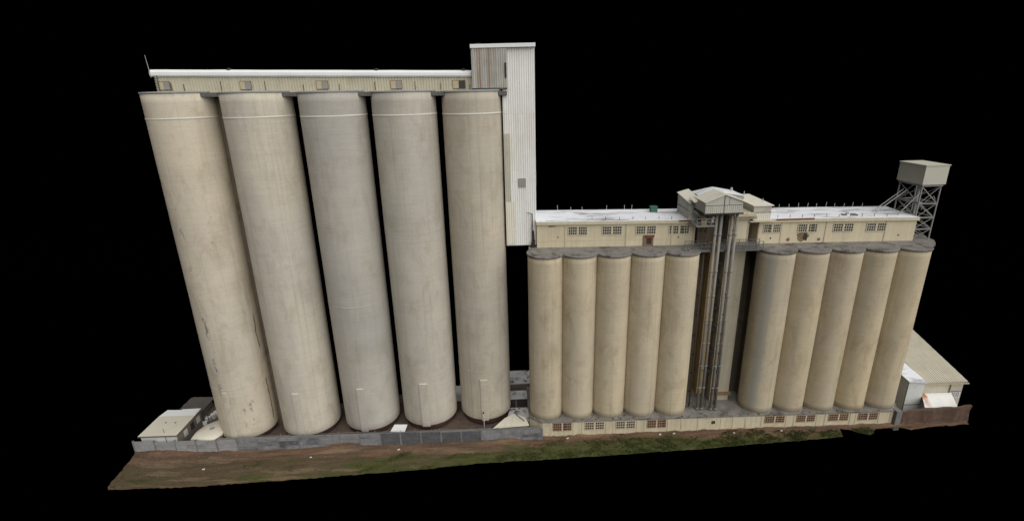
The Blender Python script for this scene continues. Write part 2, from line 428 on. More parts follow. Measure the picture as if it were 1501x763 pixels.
for i in range(nx):
    for j in range(ny):
        a = i*(ny+1)+j; g.f.append((a, a+1, a+ny+2, a+ny+1))
tag(g.build('ground', 'ground', smooth=True, uv=guv), kind='structure', label='strip of brown dirt and thin grass below the silos')

g = MB()
def yard_back(x): return pl(x, [(-47,8.6),(-43,8.3),(-36,7.5),(-21,7.0),(-12,9.0),(-3.4,9.6),(2,13.5),(9.3,14.2)])
xs = [-46.9 + (9.3+46.9)*i/110 for i in range(111)]
for x in xs:
    for j in range(15):
        y = WALL_Y+0.1 + (yard_back(x)+0.3*vnoise(x*1.3,0)-WALL_Y-0.1)*j/14
        xx = x + (0.25*vnoise(y*1.2,0,3) if x < -46 else 0)
        g.v.append((xx, y, -0.25 + 0.10*vnoise(x, y*1.3, 4) + 0.5*math.exp(-((x+43)/4)**2)*math.exp(-((y+2.9)/0.6)**2)))
for i in range(110):
    for j in range(14):
        a = i*15+j; g.f.append((a, a+15, a+16, a+1))
tag(g.build('yard_ground', 'yard', smooth=True), kind='structure', label='dark dirt yard between and behind the tall silos')

# ------------------------------------------------------------------ tall silos (left)
CX = [-33.385,-24.47,-15.62,-7.04,1.312]
CY = [1.529,2.078,2.628,3.177,3.726]
RA = [3.829,4.033,3.949,3.942,3.735]
ZB = [0.55,0.55,0.6,0.65,0.75]
PIL = [(-33.9,0.62,8.1),(-24.52,0.90,7.4),(-15.84,0.95,7.4),(-7.15,1.1,7.5),(1.3,0.95,7.3)]
LAB = ['leftmost tall silo, cream paint chipped and streaked with rust, beside the small shed',
       'second tall silo from the left, pale cream and nearly clean',
       'third tall silo from the left, greyest of the five, in the middle of the row',
       'fourth tall silo from the left, behind the white sheet lying in the yard',
       'rightmost tall silo, grey cream, directly under the rusty box and beside white tower']
for i in range(5):
    x,y,r = CX[i],CY[i],RA[i]; zt = ztL(x)-0.10
    root = thing('grain_silo', (x,y,-0.25), LAB[i], 'silo', 'tall silos in a row')
    b = MB()
    prof = [(r-0.02,ZB[i]),(r,ZB[i]+0.1)] + [(r, ZB[i]+0.1+(zt-ZB[i]-0.1)*k/40) for k in range(1,41)]
    b.lathe(prof, 96, x, y, wob=0.012); b.build('wall', 'silo%d'%(i+1), root, True)
    b = MB(); b.lathe([(r-0.28,-0.6),(r-0.28,ZB[i]+0.02)], 64, x, y); b.build('plinth', 'plinth', root, True)
    b = MB(); b.lathe([(r+0.05,zt-0.12),(r+0.07,zt-0.1),(r+0.07,zt+0.08),(r+0.02,zt+0.1)], 96, x, y); b.build('rim', 'rim', root, True)
    zb = 43.98-0.0125*(x+32)
    b = MB(); b.lathe([(r+0.005,zb-0.11),(r+0.035,zb-0.08),(r+0.035,zb+0.08),(r+0.005,zb+0.11)], 96, x, y, cap=False); b.build('band', 'band', root, True)
    # flat raised strip at the foot with a ledge on top
    px,w,pz = PIL[i]
    a0 = math.asin((px-w/2-x)/r); a1 = math.asin((px+w/2-x)/r)
    b = MB(); th = 0.16 if i else 0.06; lo = []; hi = []
    segs = 5
    for k in range(segs+1):
        a = a0+(a1-a0)*k/segs; lo.append((x+(r+th)*math.sin(a), y-(r+th)*math.cos(a)))
    for k in range(segs,-1,-1):
        a = a0+(a1-a0)*k/segs; lo.append((x+(r-0.1)*math.sin(a), y-(r-0.1)*math.cos(a)))
    b.slabpoly(lo, ZB[i]-0.05, pz)
    o = b.build('foot_strip', 'silo%d'%(i+1), root)
    l = o.data.uv_layers.new(name='UVMap')
    for p in o.data.polygons:
        for li in p.loop_indices:
            vv = o.data.vertices[o.data.loops[li].vertex_index].co; l.data[li].uv = (vv.x+9, vv.z)
    b = MB(); b.slabpoly([(x+(q-x)*1.002, yy-0.012) for q,yy in lo], pz+0.001, pz+0.07); b.build('strip_ledge', 'band', o)
    # casting rings: shallow proud joints round the shaft
    for zr in ([8.6] if i in (0,4) else [19.6] if i == 2 else []):
        b = MB(); b.lathe([(r+0.0,zr-0.05),(r+0.03,zr-0.02),(r+0.03,zr+0.02),(r,zr+0.05)], 96, x, y, cap=False)
        o = b.build('casting_joint', 'silo%d'%(i+1), root, True)
    if i == 0:
        b = MB(); b.box(-30.2,-28.1,2.3,2.7,-0.3,zt-0.7); b.build('gap_shade_panel', 'shaft_shade', root)  # added panel, its dark colour paints the shade between the first two silos
# outlet pipe at the foot of the last silo
t = thing('outlet_pipe', (1.1,-0.55,-0.25), 'thin white pipe standing at the foot of the rightmost tall silo', 'pipe')
b = MB(); b.tube((1.1,-0.35,-0.3),(1.1,-0.35,2.0),0.045,8); b.build('pipe', 'white_trim', t)
b = MB(); b.tube((1.1,-0.35,2.0),(1.0,0.05,2.25),0.09,8); b.build('flange', 'dark', t)

# ------------------------------------------------------------------ gallery on the tall silos
gal = thing('conveyor_gallery', (-17,2.5,46.5), 'long low beige gallery with white roof edge along the tops of tall silos', 'gallery')
def gyL(x): return 0.75+0.0622*(x+36.7)
b = MB(); pts = [(-36.9,0.9),(5.75,3.55)]
b.prism([(-35.6,gyL(-36.9)-1.25,ztL(-36.9)-0.62),(5.75,gyL(5.75)-1.25,ztL(5.75)-0.62),(5.75,gyL(5.75)+4,ztL(5.75)-0.62),(-35.6,gyL(-36.9)+4,ztL(-36.9)-0.62)],
        [(-35.6,gyL(-36.9)-1.25,ztL(-36.9)-0.14),(5.75,gyL(5.75)-1.25,ztL(5.75)-0.14),(5.75,gyL(5.75)+4,ztL(5.75)-0.14),(-35.6,gyL(-36.9)+4,ztL(-36.9)-0.14)])
b.build('deck', 'lip', gal)
def zgL(x): return 48.82-0.0235*(x+36.6)
b = MB()
xa,xb = -35.35,1.55
b.corrug((xa,gyL(xa)),(xb,gyL(xb)), ztL(xa)-0.13,ztL(xb)-0.13, zgL(xa),zgL(xb), 0.34, 0.06, (0.06,-1))
b.corrug((xa,gyL(xa)+3.2),(xa,gyL(xa)), ztL(xa)+0.05,ztL(xa)+0.05, zgL(xa),zgL(xa), 0.34, 0.06, (-1,0))
b.corrug((xb,gyL(xb)+3.2),(xa,gyL(xa)+3.2), ztL(xb)+0.05,ztL(xa)+0.05, zgL(xb),zgL(xa), 0.34, 0.06, (0,1))
b.build('wall', 'gal_sheet', gal)
b = MB(); n_ = 24                              # white roof with a rounded front edge
prof = [(-0.22,-0.10),(-0.32,0.06),(-0.32,0.36),(-0.18,0.56),(0.05,0.66),(3.4,0.68),(3.5,0.3),(3.4,-0.04)]
for k in range(n_+1):
    x = xa-0.25+(xb-xa+0.2)*k/n_
    for q,(dy,dz) in enumerate(prof): b.v.append((x, gyL(x)+dy, zgL(x)+dz+0.02*vnoise(x*1.1,q,3)))
m_ = len(prof)
for k in range(n_):
    for q in range(m_):
        a = k*m_+q; c = k*m_+(q+1)%m_; b.f.append((a, a+m_, c+m_, c))
b.f.append(tuple(range(m_))); b.f.append(tuple(n_*m_+m_-1-q for q in range(m_)))
roof = b.build('roof', 'white_trim', gal, False)
for xv in (-26.9,-9.9,0.5):
    b = MB(); b.lathe([(0.28,zgL(xv)+0.55),(0.30,zgL(xv)+0.72),(0.12,zgL(xv)+0.86)], 12, xv, gyL(xv)+0.15); b.build('roof_vent', 'dark', roof)
for k,(x0,x1) in enumerate([(-34.96,-33.73),(-25.82,-24.57),(-17.04,-15.72),(-8.30,-6.98),(-0.83,0.63)]):
    yy = gyL((x0+x1)/2)-0.07; z0 = ztL(x0)+0.22; z1 = z0+0.86
    b = MB(); b.box(x0-0.06,x1+0.06,yy-0.10,yy-0.04,z0-0.06,z1+0.06)
    w = b.build('window', 'spall', gal)
    xm = x0+(x1-x0)*0.5
    b = MB(); b.box(x0,xm-0.04,yy-0.13,yy-0.11,z0,z1); b.build('pane', 'board', w)
    b = MB(); b.box(xm,x1,yy-0.13,yy-0.11,z0,z1); b.build('pane', 'glass' if k==4 else 'grey_sheet', w)
for xv in (-33.6,-32.2,-28.0,-23.0,-18.6,-14.4,-10.2,-5.4,-2.3,1.2):
    yy = gyL(xv)-0.14
    b = MB(); b.tube((xv,yy,ztL(xv)+0.05),(xv,yy,zgL(xv)-0.5-0.5*random.random()),0.035,5); b.build('conduit', 'dark', gal)
b = MB(); b.tube((-35.45,gyL(-35.4)-0.36,48.6),(-35.6,gyL(-35.4)-0.36,51.0),0.04,6,0.025); b.build('lightning_rod', 'steel_pale', gal)
b = MB()
for q in range(6): b.beam((-35.2,gyL(-36.5)-0.18,47.2+q*0.25),(-34.85,gyL(-36.5)-0.18,47.2+q*0.25),0.04)
for xx in (-35.2,-34.85): b.beam((xx,gyL(-36.5)-0.18,47.05),(xx,gyL(-36.5)-0.18,48.8),0.04)
b.build('ladder', 'dark', gal)

# ------------------------------------------------------------------ white elevator tower
tw_ = thing('elevator_tower', (7.2,4.2,26.3), 'tall white corrugated tower hung between the tall silos and right gallery', 'tower')
X0,X1,Y0,Y1,Z0,Z1 = 5.22,9.14,2.5,6.4,26.35,51.0
splits = [Z0,34.9,43.4,Z1]
for k in range(3):
    b = MB(); za,zb = splits[k]+(0.0 if k==0 else 0.02), splits[k+1]
    b.corrug((X0,Y0+0.012*k),(X1,Y0+0.012*k), za,za,zb,zb, 0.28, 0.075, (0,-1)); b.build('front_sheet', 'white_sheet', tw_)
b = MB(); b.corrug((X1,Y0),(X1,Y1), Z0,Z0,Z1,Z1,0.27,0.05,(1,0)); b.corrug((X1,Y1),(X0,Y1),Z0,Z0,Z1,Z1,0.27,0.05,(0,1)); b.corrug((X0,Y1),(X0,Y0),Z0,Z0,Z1,Z1,0.27,0.05,(-1,0)); b.build('side_sheet', 'white_sheet', tw_)
b = MB(); b.box(X0+0.02,X1-0.02,Y0+0.02,Y1-0.02,Z0+0.05,Z0+0.2); b.build('floor', 'dark', tw_)
b = MB(); b.corrug((X0+0.01,Y0-0.115),(5.95,Y0-0.115),32.4,32.4,41.0,41.0,0.27,0.05,(0,-1)); b.build('patch_sheet', 'tan_sheet', tw_)
b = MB(); b.corrug((X0+0.01,Y0-0.115),(6.35,Y0-0.115),26.5,26.5,32.3,32.3,0.27,0.04,(0,-1)); b.build('patch_sheet', 'cream_sheet', tw_)
b = MB(); b.box(6.9,7.85,Y0-0.15,Y0-0.105,34.2,35.35); b.build('patch_panel', 'grey_sheet', tw_)
b = MB(); b.corrug((1.62,2.15),(5.8,2.15),46.5,46.45,51.0,51.0,0.28,0.09,(0,-1))
b.corrug((1.62,6.4),(1.62,2.15),46.5,46.5,51,51,0.27,0.05,(-1,0)); b.corrug((5.8,2.15),(5.8,2.48),46.45,46.45,51,51,0.3,0.03,(1,0)); b.build('upper_box', 'rust_sheet', tw_)
b = MB(); b.box(5.52,5.74,2.02,2.07,47.6,49.3); b.build('hatch', 'dark', tw_)
b = MB(); b.box(1.64,5.78,2.17,6.3,46.28,46.44); b.build('upper_floor', 'lip', tw_)
b = MB(); b.box(1.5,9.26,1.98,6.55,51.0,51.42); b.build('roof_trim', 'white_trim', tw_)
b = MB(); b.box(2.1,2.7,3.0,3.6,51.42,51.6); b.build('roof_vent', 'dark', tw_)
b = MB(); b.box(9.2,9.32,2.7,3.2,34.3,36.2); b.build('side_bracket', 'dark', tw_)
t = thing('downpipe', (8.75,2.0,26.2), 'bent dark pipe beside foot of the white tower and gallery end', 'pipe')
b = MB()
b.tube((8.6,2.2,26.2),(8.62,2.2,30.7),0.06,6); b.tube((8.62,2.2,30.7),(8.0,2.2,30.85),0.05,6); b.tube((8.85,2.15,26.2),(8.75,2.2,28.4),0.10,6); b.build('pipe', 'dark', t)
b = MB()
for q in range(9): b.tube((8.3+random.random()*0.7,1.8+random.random()*0.4,26.1),(8.4+random.random()*0.6,1.9+random.random()*0.4,26.6+random.random()*0.7),0.06,5)
b.build('pipe_clutter', 'dark', t)

# ------------------------------------------------------------------ base building of the short silos
pod = thing('base_building', (34,2,-0.5), 'long cream base building with rusty windows under the short silos', 'building')
foot = [(9.37,-2.5),(59.62,-2.5),(60.9,-1.0),(60.9,6.5),(7.7,6.5),(7.7,-1.2)]
b = MB(); b.slabpoly(foot, lambda x: gz(x)-0.5, lambda x: zdk(x)-0.22); b.build('wall', 'cream_pod', pod)
deckp = [(9.30,-2.57),(59.70,-2.57),(61.05,-1.05),(61.05,6.6),(7.6,6.6),(7.6,-1.25)]
b = MB(); b.slabpoly(deckp, lambda x: zdk(x)-0.22, zdk); b.build('deck', 'slab', pod)
pxs = [9.6,10.6,13.85,15.1,18.5,19.5,22.9,24.0,27.3,29.2,31.6,34.9,36.6,38.4,40.7,44.3,45.4,48.7,49.9,53.5,54.3,57.7,59.3]
for k,x in enumerate(pxs):
    b = MB(); b.box(x-0.10,x+0.10,-2.55,-2.49,gz(x)-0.4,zdk(x)-0.24); b.build('pilaster', 'cream_pod', pod)
WIN = [(10.92,13.5),(15.44,18.15),(19.85,22.55),(24.3,26.95),(41.15,43.9),(45.72,48.3),(50.35,53.1),(54.6,57.35)]
def grid_window(parent, x0, x1, y, z0, z1, frame, glass, cols, rows, broken=0, tilt=0.0):
    """two sashes of small panes: dark recessed glass with proud bars"""
    f = lambda x: tilt*(x-x0)
    b = MB(); b.prism([(x0,y-0.03,z0),(x1,y-0.03,z0+f(x1)),(x1,y+0.02,z0+f(x1)),(x0,y+0.02,z0)], [(x0,y-0.03,z1),(x1,y-0.03,z1+f(x1)),(x1,y+0.02,z1+f(x1)),(x0,y+0.02,z1)])
    w = b.build('window', glass, parent)
    xm = (x0+x1)/2; gap = 0.09
    for a,c in ((x0,xm-gap),(xm+gap,x1)):
        b = MB()
        for q in range(cols+1):
            x = a+(c-a)*q/cols; wd = 0.10 if q in (0,cols) else 0.06
            if 0 < q < cols and random.random() < broken: continue
            b.box(x-wd/2,x+wd/2,y-0.075,y-0.035,z0+f(x),z1+f(x))
        for q in range(rows+1):
            wd = 0.10 if q in (0,rows) else 0.06
            z = z0+(z1-z0)*q/rows
            if 0 < q < rows and random.random() < broken: continue
            b.prism([(a,y-0.085,z-wd/2+f(a)),(c,y-0.085,z-wd/2+f(c)),(c,y-0.04,z-wd/2+f(c)),(a,y-0.04,z-wd/2+f(a))],[(a,y-0.085,z+wd/2+f(a)),(c,y-0.085,z+wd/2+f(c)),(c,y-0.04,z+wd/2+f(c)),(a,y-0.04,z+wd/2+f(a))])
        b.build('sash', frame, w)
    b = MB(); b.box(xm-gap+0.02,xm+gap-0.02,y-0.10,y-0.03,z0+f(xm),z1+f(xm)); b.build('mullion', 'cream_wall', w)
    return w
for k,(x0,x1) in enumerate(WIN):
    zt = zdk((x0+x1)/2)-0.30
    grid_window(pod, x0, x1, -2.505, zt-1.25 if k<4 else zt-1.08, zt, 'window_frame_rust' if k != 1 and k != 2 else 'window_frame', 'glass_brown', 4, 3, 0.2 if k in (0,4,7) else 0.05)
b = MB(); b.box(33.5,34.0,-2.56,-2.49,0.5,0.95); b.build('vent', 'dark', pod)
for k in range(26):            # dirty rubble along the deck edge between the silos
    x = 9.6+random.random()*50; s = 0.06+random.random()*0.10
    b = MB(); b.lathe([(s,zdk(x)-0.01),(s*0.9,zdk(x)+s),(s*0.3,zdk(x)+s*1.3)],6,x,-2.5+random.random()*0.12,wob=0.02); b.build('debris', random.choice(['slab','lip','spall']), pod)
b = MB(); b.box(59.72,60.5,-3.0,-1.2,-1.4,zdk(59)+0.05); b.build('end_pier', 'fence_post', pod)

# ------------------------------------------------------------------ short silos (right): ten
RX = [10.136+4.46*i for i in range(5)] + [40.637+4.46*i for i in range(5)]
RLAB = ['short silo at left end of its row, beside the dark gap and tall silos',
        'second short silo from the left, under first gallery window',
        'third short silo from the left, middle of the left group of five',
        'fourth short silo from the left, below the rusty wall hatch',
        'fifth short silo from the left, just left of the vertical pipes',
        'short silo just right of the recess with the pipes, bluish streak down it',
        'fourth short silo from the right, below the damaged brown wall patch',
        'third short silo from the right, middle of the right group of five',
        'second short silo from the right end of the row',
        'short silo at the right end of the row, next to the barn']
r = 2.31
protos = {}
for i,x in enumerate(RX):
    h = ztR(x)-zdk(x)
    root = thing('short_silo', (x,-0.09,zdk(x)), RLAB[i], 'silo', 'short silos in a row')
    key = 'A' if i < 5 else 'B'
    if key not in protos:
        b = MB(); hh = 24.05
        b.lathe([(r,0.0)]+[(r,hh*k/24) for k in range(1,25)], 80, 0, 0, wob=0.008)
        w = MB.build(b, 'wall', 'silo'+key, None, True)
        b = MB(); b.lathe([(r+0.02,hh-0.24),(r+0.12,hh-0.20),(r+0.14,hh-0.02),(r+0.10,hh+0.07)], 80, 0, 0)
        c = b.build('cap', 'cap', None, True)
        b = MB(); b.lathe([(r+0.10,0.004),(r+0.07,0.05),(r+0.005,0.12)], 64, 0, 0, cap=False, wob=0.03)
        k_ = b.build('base_fillet', 'slab', None, True)
        for o in (w,c,k_): o.parent = root
        protos[key] = (w,c,k_)
    else:
        for o in protos[key]:
            q = o.copy(); COL.objects.link(q); q.parent = root
    for q in root.children:
        if q.name.startswith(('wall','cap')): q.scale = (1,1,(h+0.0)/24.05)

for o in protos['B'][:1]:
    o.material_slots[0].link = 'OBJECT'; o.material_slots[0].material = M['siloB1']

# solid bin block behind the short silos
t = thing('bin_block', (34,4,2), 'plain concrete bin wall closing the gaps behind short silos', 'wall')
b = MB(); b.slabpoly([(9.3,0.6),(29.6,0.6),(29.6,3.6),(39.4,3.6),(39.4,0.6),(60.2,0.6),(60.2,6.4),(9.3,6.4)], lambda x: zdk(x)+0.004, lambda x: ztR(x)-0.42); b.build('wall', 'shaft_shade', t)

# ------------------------------------------------------------------ gallery on the short silos
gr = thing('roof_gallery', (34,4,26), 'long cream gallery with barred windows and white flat roof on short silos', 'gallery')
b = MB()
sl = [(8.6,-1.0),(12,-1.25),(29.5,-1.0),(29.8,1.0),(38.6,1.0),(38.9,-1.0),(58,-1.25),(60.6,-0.9),(62.2,0.3),(63.3,1.9),(63.3,7.4),(8.4,7.4),(8.0,0.5)]
b.slabpoly(sl, lambda x: ztR(x)-0.30, lambda x: ztR(x)+0.08); b.build('deck', 'slab', gr)
YG = 1.7
def gallery_wall(x0, x1, tagname):
    b = MB(); b.prism([(x0,YG,ztR(x0)+0.09),(x1,YG,ztR(x1)+0.09),(x1,6.9,ztR(x1)+0.09),(x0,6.9,ztR(x0)+0.09)], [(x0,YG,zgt(x0)-0.12),(x1,YG,zgt(x1)-0.12),(x1,6.9,zgt(x1)-0.12),(x0,6.9,zgt(x0)-0.12)])
    w = b.build('wall', 'cream_wall', gr)
    b = MB(); e0, e1 = x0-0.1, x1+0.1
    b.prism([(e0,YG-0.28,zgt(e0)-0.38),(e1,YG-0.28,zgt(e1)-0.38),(e1,YG-0.01,zgt(e1)-0.38),(e0,YG-0.01,zgt(e0)-0.38)],[(e0,YG-0.28,zgt(e0)),(e1,YG-0.28,zgt(e1)),(e1,YG-0.01,zgt(e1)),(e0,YG-0.01,zgt(e0))])
    b.build('cornice', 'cream_wall', gr)
    b = MB(); k_ = 40; rows = 8
    for i in range(k_+1):
        x = e0+(e1-e0)*i/k_
        for j in range(rows+1):
            y = YG-0.24+(8.0-YG)*j/rows
            b.v.append((x,y,zgt(x)+0.02+0.05*vnoise(x*0.9,y,6)*(1 if 0<j<rows else 0)+0.02*j))
    for i in range(k_):
        for j in range(rows):
            a = i*(rows+1)+j; b.f.append((a,a+rows+1,a+rows+2,a+1))
    rf = b.build('roof', 'white_roof', gr, True)
    return w, rf
wA, rfA = gallery_wall(9.2, 30.3, 'A')
wB, rfB = gallery_wall(38.75, 60.15, 'B')
for x in (13.0,21.1,27.2,41.95,47.95,56.1,30.15,38.9):
    b = MB(); b.box(x-0.09,x+0.09,YG-0.07,YG+0.02,ztR(x)+0.1,zgt(x)-0.39); b.build('pilaster', 'cream_pod', gr)
for (x0,x1) in [(9.3,12.8),(13.2,30.1)]:
    b = MB(); z = ztR(x0)+0.98
    b.prism([(x0,YG-0.03,z),(x1,YG-0.03,z-0.0125*(x1-x0)),(x1,YG+0.02,z-0.0125*(x1-x0)),(x0,YG+0.02,z)],[(x0,YG-0.03,z+0.05),(x1,YG-0.03,z+0.05-0.0125*(x1-x0)),(x1,YG+0.02,z+0.05-0.0125*(x1-x0)),(x0,YG+0.02,z+0.05)]); b.build('string_course', 'cream_pod', gr)
GW = [(13.35,15.85),(17.87,20.45),(22.4,25.0),(26.8,29.45),(39.55,42.0),(44.14,46.7),(48.92,51.6),(53.44,56.05)]
for k,(x0,x1) in enumerate(GW):
    if k == 4: x0,x1 = 39.5,41.75
    zt = zgt(x0)-0.72; grid_window(gr, x0, x1, YG-0.005, zt-1.12, zt, 'window_frame', 'glass', 4, 3, 0.08, -0.015)
# rusty hatch and damaged render
b = MB(); b.box(23.35,24.75,YG-0.10,YG-0.01,ztR(24)+0.1,ztR(24)+1.55); hb = b.build('hatch', 'spall', gr); tag(hb, 'weathered hatch with red rust above')
b = MB(); b.box(23.85,24.5,YG-0.13,YG-0.10,ztR(24)+0.35,ztR(24)+1.15); b.build('opening', 'dark', hb)
b = MB(); b.box(23.7,24.8,YG-0.30,YG-0.101,ztR(24)+1.3,ztR(24)+1.58); b.build('rusty_hood', 'red_brown', hb)
def splat(name, x, z, rx, rz, mat, seed):
    b = MB(); n = 22; lo=[]; hi=[]
    for q in range(n):
        a = 2*math.pi*q/n; k = 1+0.35*vnoise(math.cos(a)*2.2, math.sin(a)*2.2, seed)
        lo.append((x+rx*k*math.cos(a), YG-0.012, z+rz*k*math.sin(a))); hi.append((x+rx*0.9*k*math.cos(a), YG+0.01, z+rz*0.9*k*math.sin(a)))
    b.prism(hi, lo); return b.build(name, mat, gr)
splat('damage_patch', 44.9, ztR(45)+0.95, 0.8, 0.7, 'spall', 3)
splat('damage_patch', 45.3, ztR(45)+0.9, 0.3, 0.5, 'dark', 5).location.y -= 0.006
splat('damage_patch', 43.0, ztR(45)+0.6, 0.28, 0.22, 'spall', 7); splat('damage_patch', 47.2, ztR(45)+0.5, 0.25, 0.2, 'spall', 8)
splat('damage_patch', 58.0, ztR(58)+0.9, 0.16, 0.13, 'spall', 9); splat('damage_patch', 11.2, zgt(11)-0.65, 0.5, 0.10, 'spall', 10)
splat('damage_patch', 12.0, ztR(12)+1.5, 0.1, 0.09, 'dark', 4); splat('damage_patch', 28.1, ztR(28)+1.2, 0.13, 0.1, 'dark', 2); splat('damage_patch', 40.6, ztR(40)+0.8, 0.12, 0.12, 'dark', 6)
b = MB(); b.box(40.9,46.0,YG-0.30,YG-0.281,zgt(43)-0.12,zgt(43)+0.09); b.build('red_flashing', 'red_brown', gr)
b = MB(); b.box(27.9,29.6,YG-0.31,YG-0.281,zgt(29)-0.14,zgt(29)+0.06); b.build('red_flashing', 'red_brown', gr)
def posts(xs, y, rf, h, mat):
    for x in xs:
        hh = h*(0.75+0.5*random.random()); dx = random.uniform(-0.1,0.1)
        b = MB(); b.tube((x,y,zgt(x)-0.05),(x+dx,y,zgt(x)+hh),0.035,5)
        if False: b.box(x+dx-0.10,x+dx+0.10,y-0.05,y+0.05,zgt(x)+hh,zgt(x)+hh+0.12)
        b.build('roof_post', mat, rf)
posts([16.6,18.4,20.2,22.0,23.7,25.5,27.2,29.0], 2.3, rfA, 0.42, 'dark')
posts([41.5,43.2,44.9,46.5,48.2,49.8,51.4,53.0,54.7,56.4], 2.3, rfB, 0.40, 'dark')
posts([12.6,14.5,16.1,19.6,22.2,23.2], 7.75, rfA, 0.75, 'steel_pale')
posts([44.6,46.0,47.4,48.7,50.0,51.4,52.7,54.0,55.3,56.7], 7.75, rfB, 0.8, 'steel_pale')
b = MB(); b.tube((9.7,2.1,zgt(9)),(21.5,2.0,zgt(21)+0.06),0.04,5); b.build('roof_cable', 'lip', rfA)
def zr(x,y): return zgt(x)+0.04
t = thing('green_box', (25.9,6.2,29.4), 'small green box standing on the white gallery roof', 'box')
b = MB(); b.box(25.45,26.35,5.8,6.6,29.42,30.25); b.build('casing', 'green', t)
b = MB(); b.box(25.40,26.40,5.75,6.65,30.25,30.32); b.build('lid', 'green', t)
t = thing('roof_debris', (51.5,3.2,28.95), 'heap of blue grey scraps lying on white roof right of headhouse', 'debris')
for k in range(12):
    x = 50.6+random.random()*2.3; y = 2.7+random.random()*1.3; s = 0.12+random.random()*0.2
    b = MB(); b.box(x-s,x+s,y-s*0.6,y+s*0.6,zgt(x)+0.05,zgt(x)+0.1+random.random()*0.15); b.build('scrap', random.choice(['steel','lip','grey_sheet']), t)

# ------------------------------------------------------------------ shaft between the silo groups
sh = thing('lift_shaft', (34.2,3,1.9), 'recessed concrete lift shaft behind the vertical pipes', 'shaft')
b = MB(); b.box(34.55,37.3,1.3,6.2,zdk(34)+0.004,30.3); b.build('wall', 'shaft', sh)
b = MB(); b.box(31.0,34.54,2.6,6.2,zdk(34)+0.004,30.3); b.build('back_wall', 'shaft_shade', sh)
b = MB(); b.box(32.55,33.45,1.4,2.59,3.0,26.0); b.build('strip', 'shaft_tan', sh)
b = MB(); b.box(34.7,37.0,1.26,1.299,26.2,29.4); b.build('upper_panel', 'cream_wall', sh)
b = MB(); b.box(34.3,37.5,1.05,1.30,2.75,3.15); b.build('ledge', 'ledge', sh)
b = MB(); b.box(34.9,37.9,0.7,1.28,29.45,29.8); b.build('cornice', 'shaft', sh)
b = MB(); b.box(34.8,37.6,0.4,1.29,29.85,30.2); b.build('cornice', 'cream_pod', sh)
for z in (6.5,9.8,13.2,16.5,20.0,23.2):
    b = MB(); b.box(33.5,34.4,1.2,2.59,z,z+0.25); b.build('opening', 'dark', sh)
PX = [(31.9,-0.85),(32.5,-0.88),(33.75,-1.08),(34.38,-1.12)]
PLAB = ['leftmost grey pipe of the four running down the recess from headhouse','second grey pipe from the left of the four in the recess','third grey pipe from the left of the four in the recess','rightmost grey pipe of the four running down the recess']
for k,(x,y) in enumerate(PX):
    t = thing('spout_pipe', (x,y,zdk(x)), PLAB[k], 'pipe', 'grey pipes down the recess')
    b = MB(); b.tube((x,y,zdk(x)-0.05),(x,y,30.6),0.19,12); b.build('pipe', 'pipe', t, True)
    for z in (1.97,5.4,8.9,12.4,15.9,19.4,22.9,27.9):
        b = MB(); b.tube((x,y,z),(x,y,z+0.14),0.25,12); b.build('flange', 'steel', t, True)
for k,(x,y,rr,lab) in enumerate([(30.75,0.7,0.08,'thin brown pipe close to the silo left of the recess'),(31.15,0.2,0.09,'brown pipe just left of the four grey pipes'),(33.2,0.4,0.11,'dark brown pipe between the two pairs of grey pipes'),(34.75,0.3,0.07,'thin brown pipe just right of the four grey pipes')]):
    t = thing('service_pipe', (x,y,zdk(x)), lab, 'pipe', 'brown pipes in the recess')
    b = MB(); b.tube((x,y,zdk(x)-0.05),(x,y,30.2),rr,8); b.build('pipe', 'brownpipe', t, True)
    for z in range(4,30,3):
        b = MB(); b.box(x-rr-0.04,x+rr+0.04,y,y+0.5,z,z+0.07); b.build('bracket', 'dark', t)
t = thing('caged_ladder', (33.05,-0.3,1.95), 'dark steel ladder with rungs running up between the pipes', 'ladder')
for xx in (32.85,33.3):
    b = MB(); b.beam((xx,-0.3,zdk(33)),(xx,-0.3,29.5),0.06); b.build('rail', 'dark', t)
for q in range(78):
    b = MB() if q == 0 else None
    if q == 0:
        b.beam((32.85,-0.3,2.3),(33.3,-0.3,2.3),0.05); rung = b.build('rung', 'dark', t)
    else:
        c = rung.copy(); c.location.z = q*0.35; COL.objects.link(c); c.parent = t
# cat ladder landings tying the pipes together
for z in (8.2,15.2,22.2):
    b = MB(); b.box(31.7,34.6,-1.0,-0.94,z,z+0.09); b.build('tie_bar', 'dark', t)

# walkway across the recess
wk = thing('walkway', (33,-0.1,25.7), 'grey steel walkway with railings crossing the recess at silo tops', 'walkway')
WX0,WX1,WY0,WY1,WZ = 28.6,38.5,-0.62,0.45,25.72
b = MB(); b.box(WX0,WX1,WY0,WY1,WZ,WZ+0.10); b.build('grating', 'walk_steel', wk)
for y in (WY0,WY1):
    b = MB(); b.beam((WX0,y,WZ-0.06),(WX1,y,WZ-0.06),0.10,0.22); b.build('edge_beam', 'walk_steel', wk)
    for z in (0.55,1.05):
        b = MB(); b.beam((WX0,y,WZ+z),(WX1,y,WZ+z),0.06); b.build('handrail', 'walk_steel', wk)
    for k in range(12):
        x = WX0+(WX1-WX0)*k/11
        b = MB(); b.beam((x,y,WZ+0.1),(x,y,WZ+1.06),0.06); b.build('railing_post', 'walk_steel', wk)
for x in (29.0,31.2,35.0,37.4):
    b = MB(); b.beam((x,WY0+0.06,WZ-0.2),(x,1.28,WZ-0.2),0.12,0.15); b.build('joist', 'dark', wk)
for k in range(10):
    x = 34.9+k*0.3
    b = MB(); b.beam((x,WY0-0.03,WZ+0.12),(x+0.3,WY0-0.03,WZ+1.0),0.045); b.build('lattice_bar', 'walk_steel', wk)
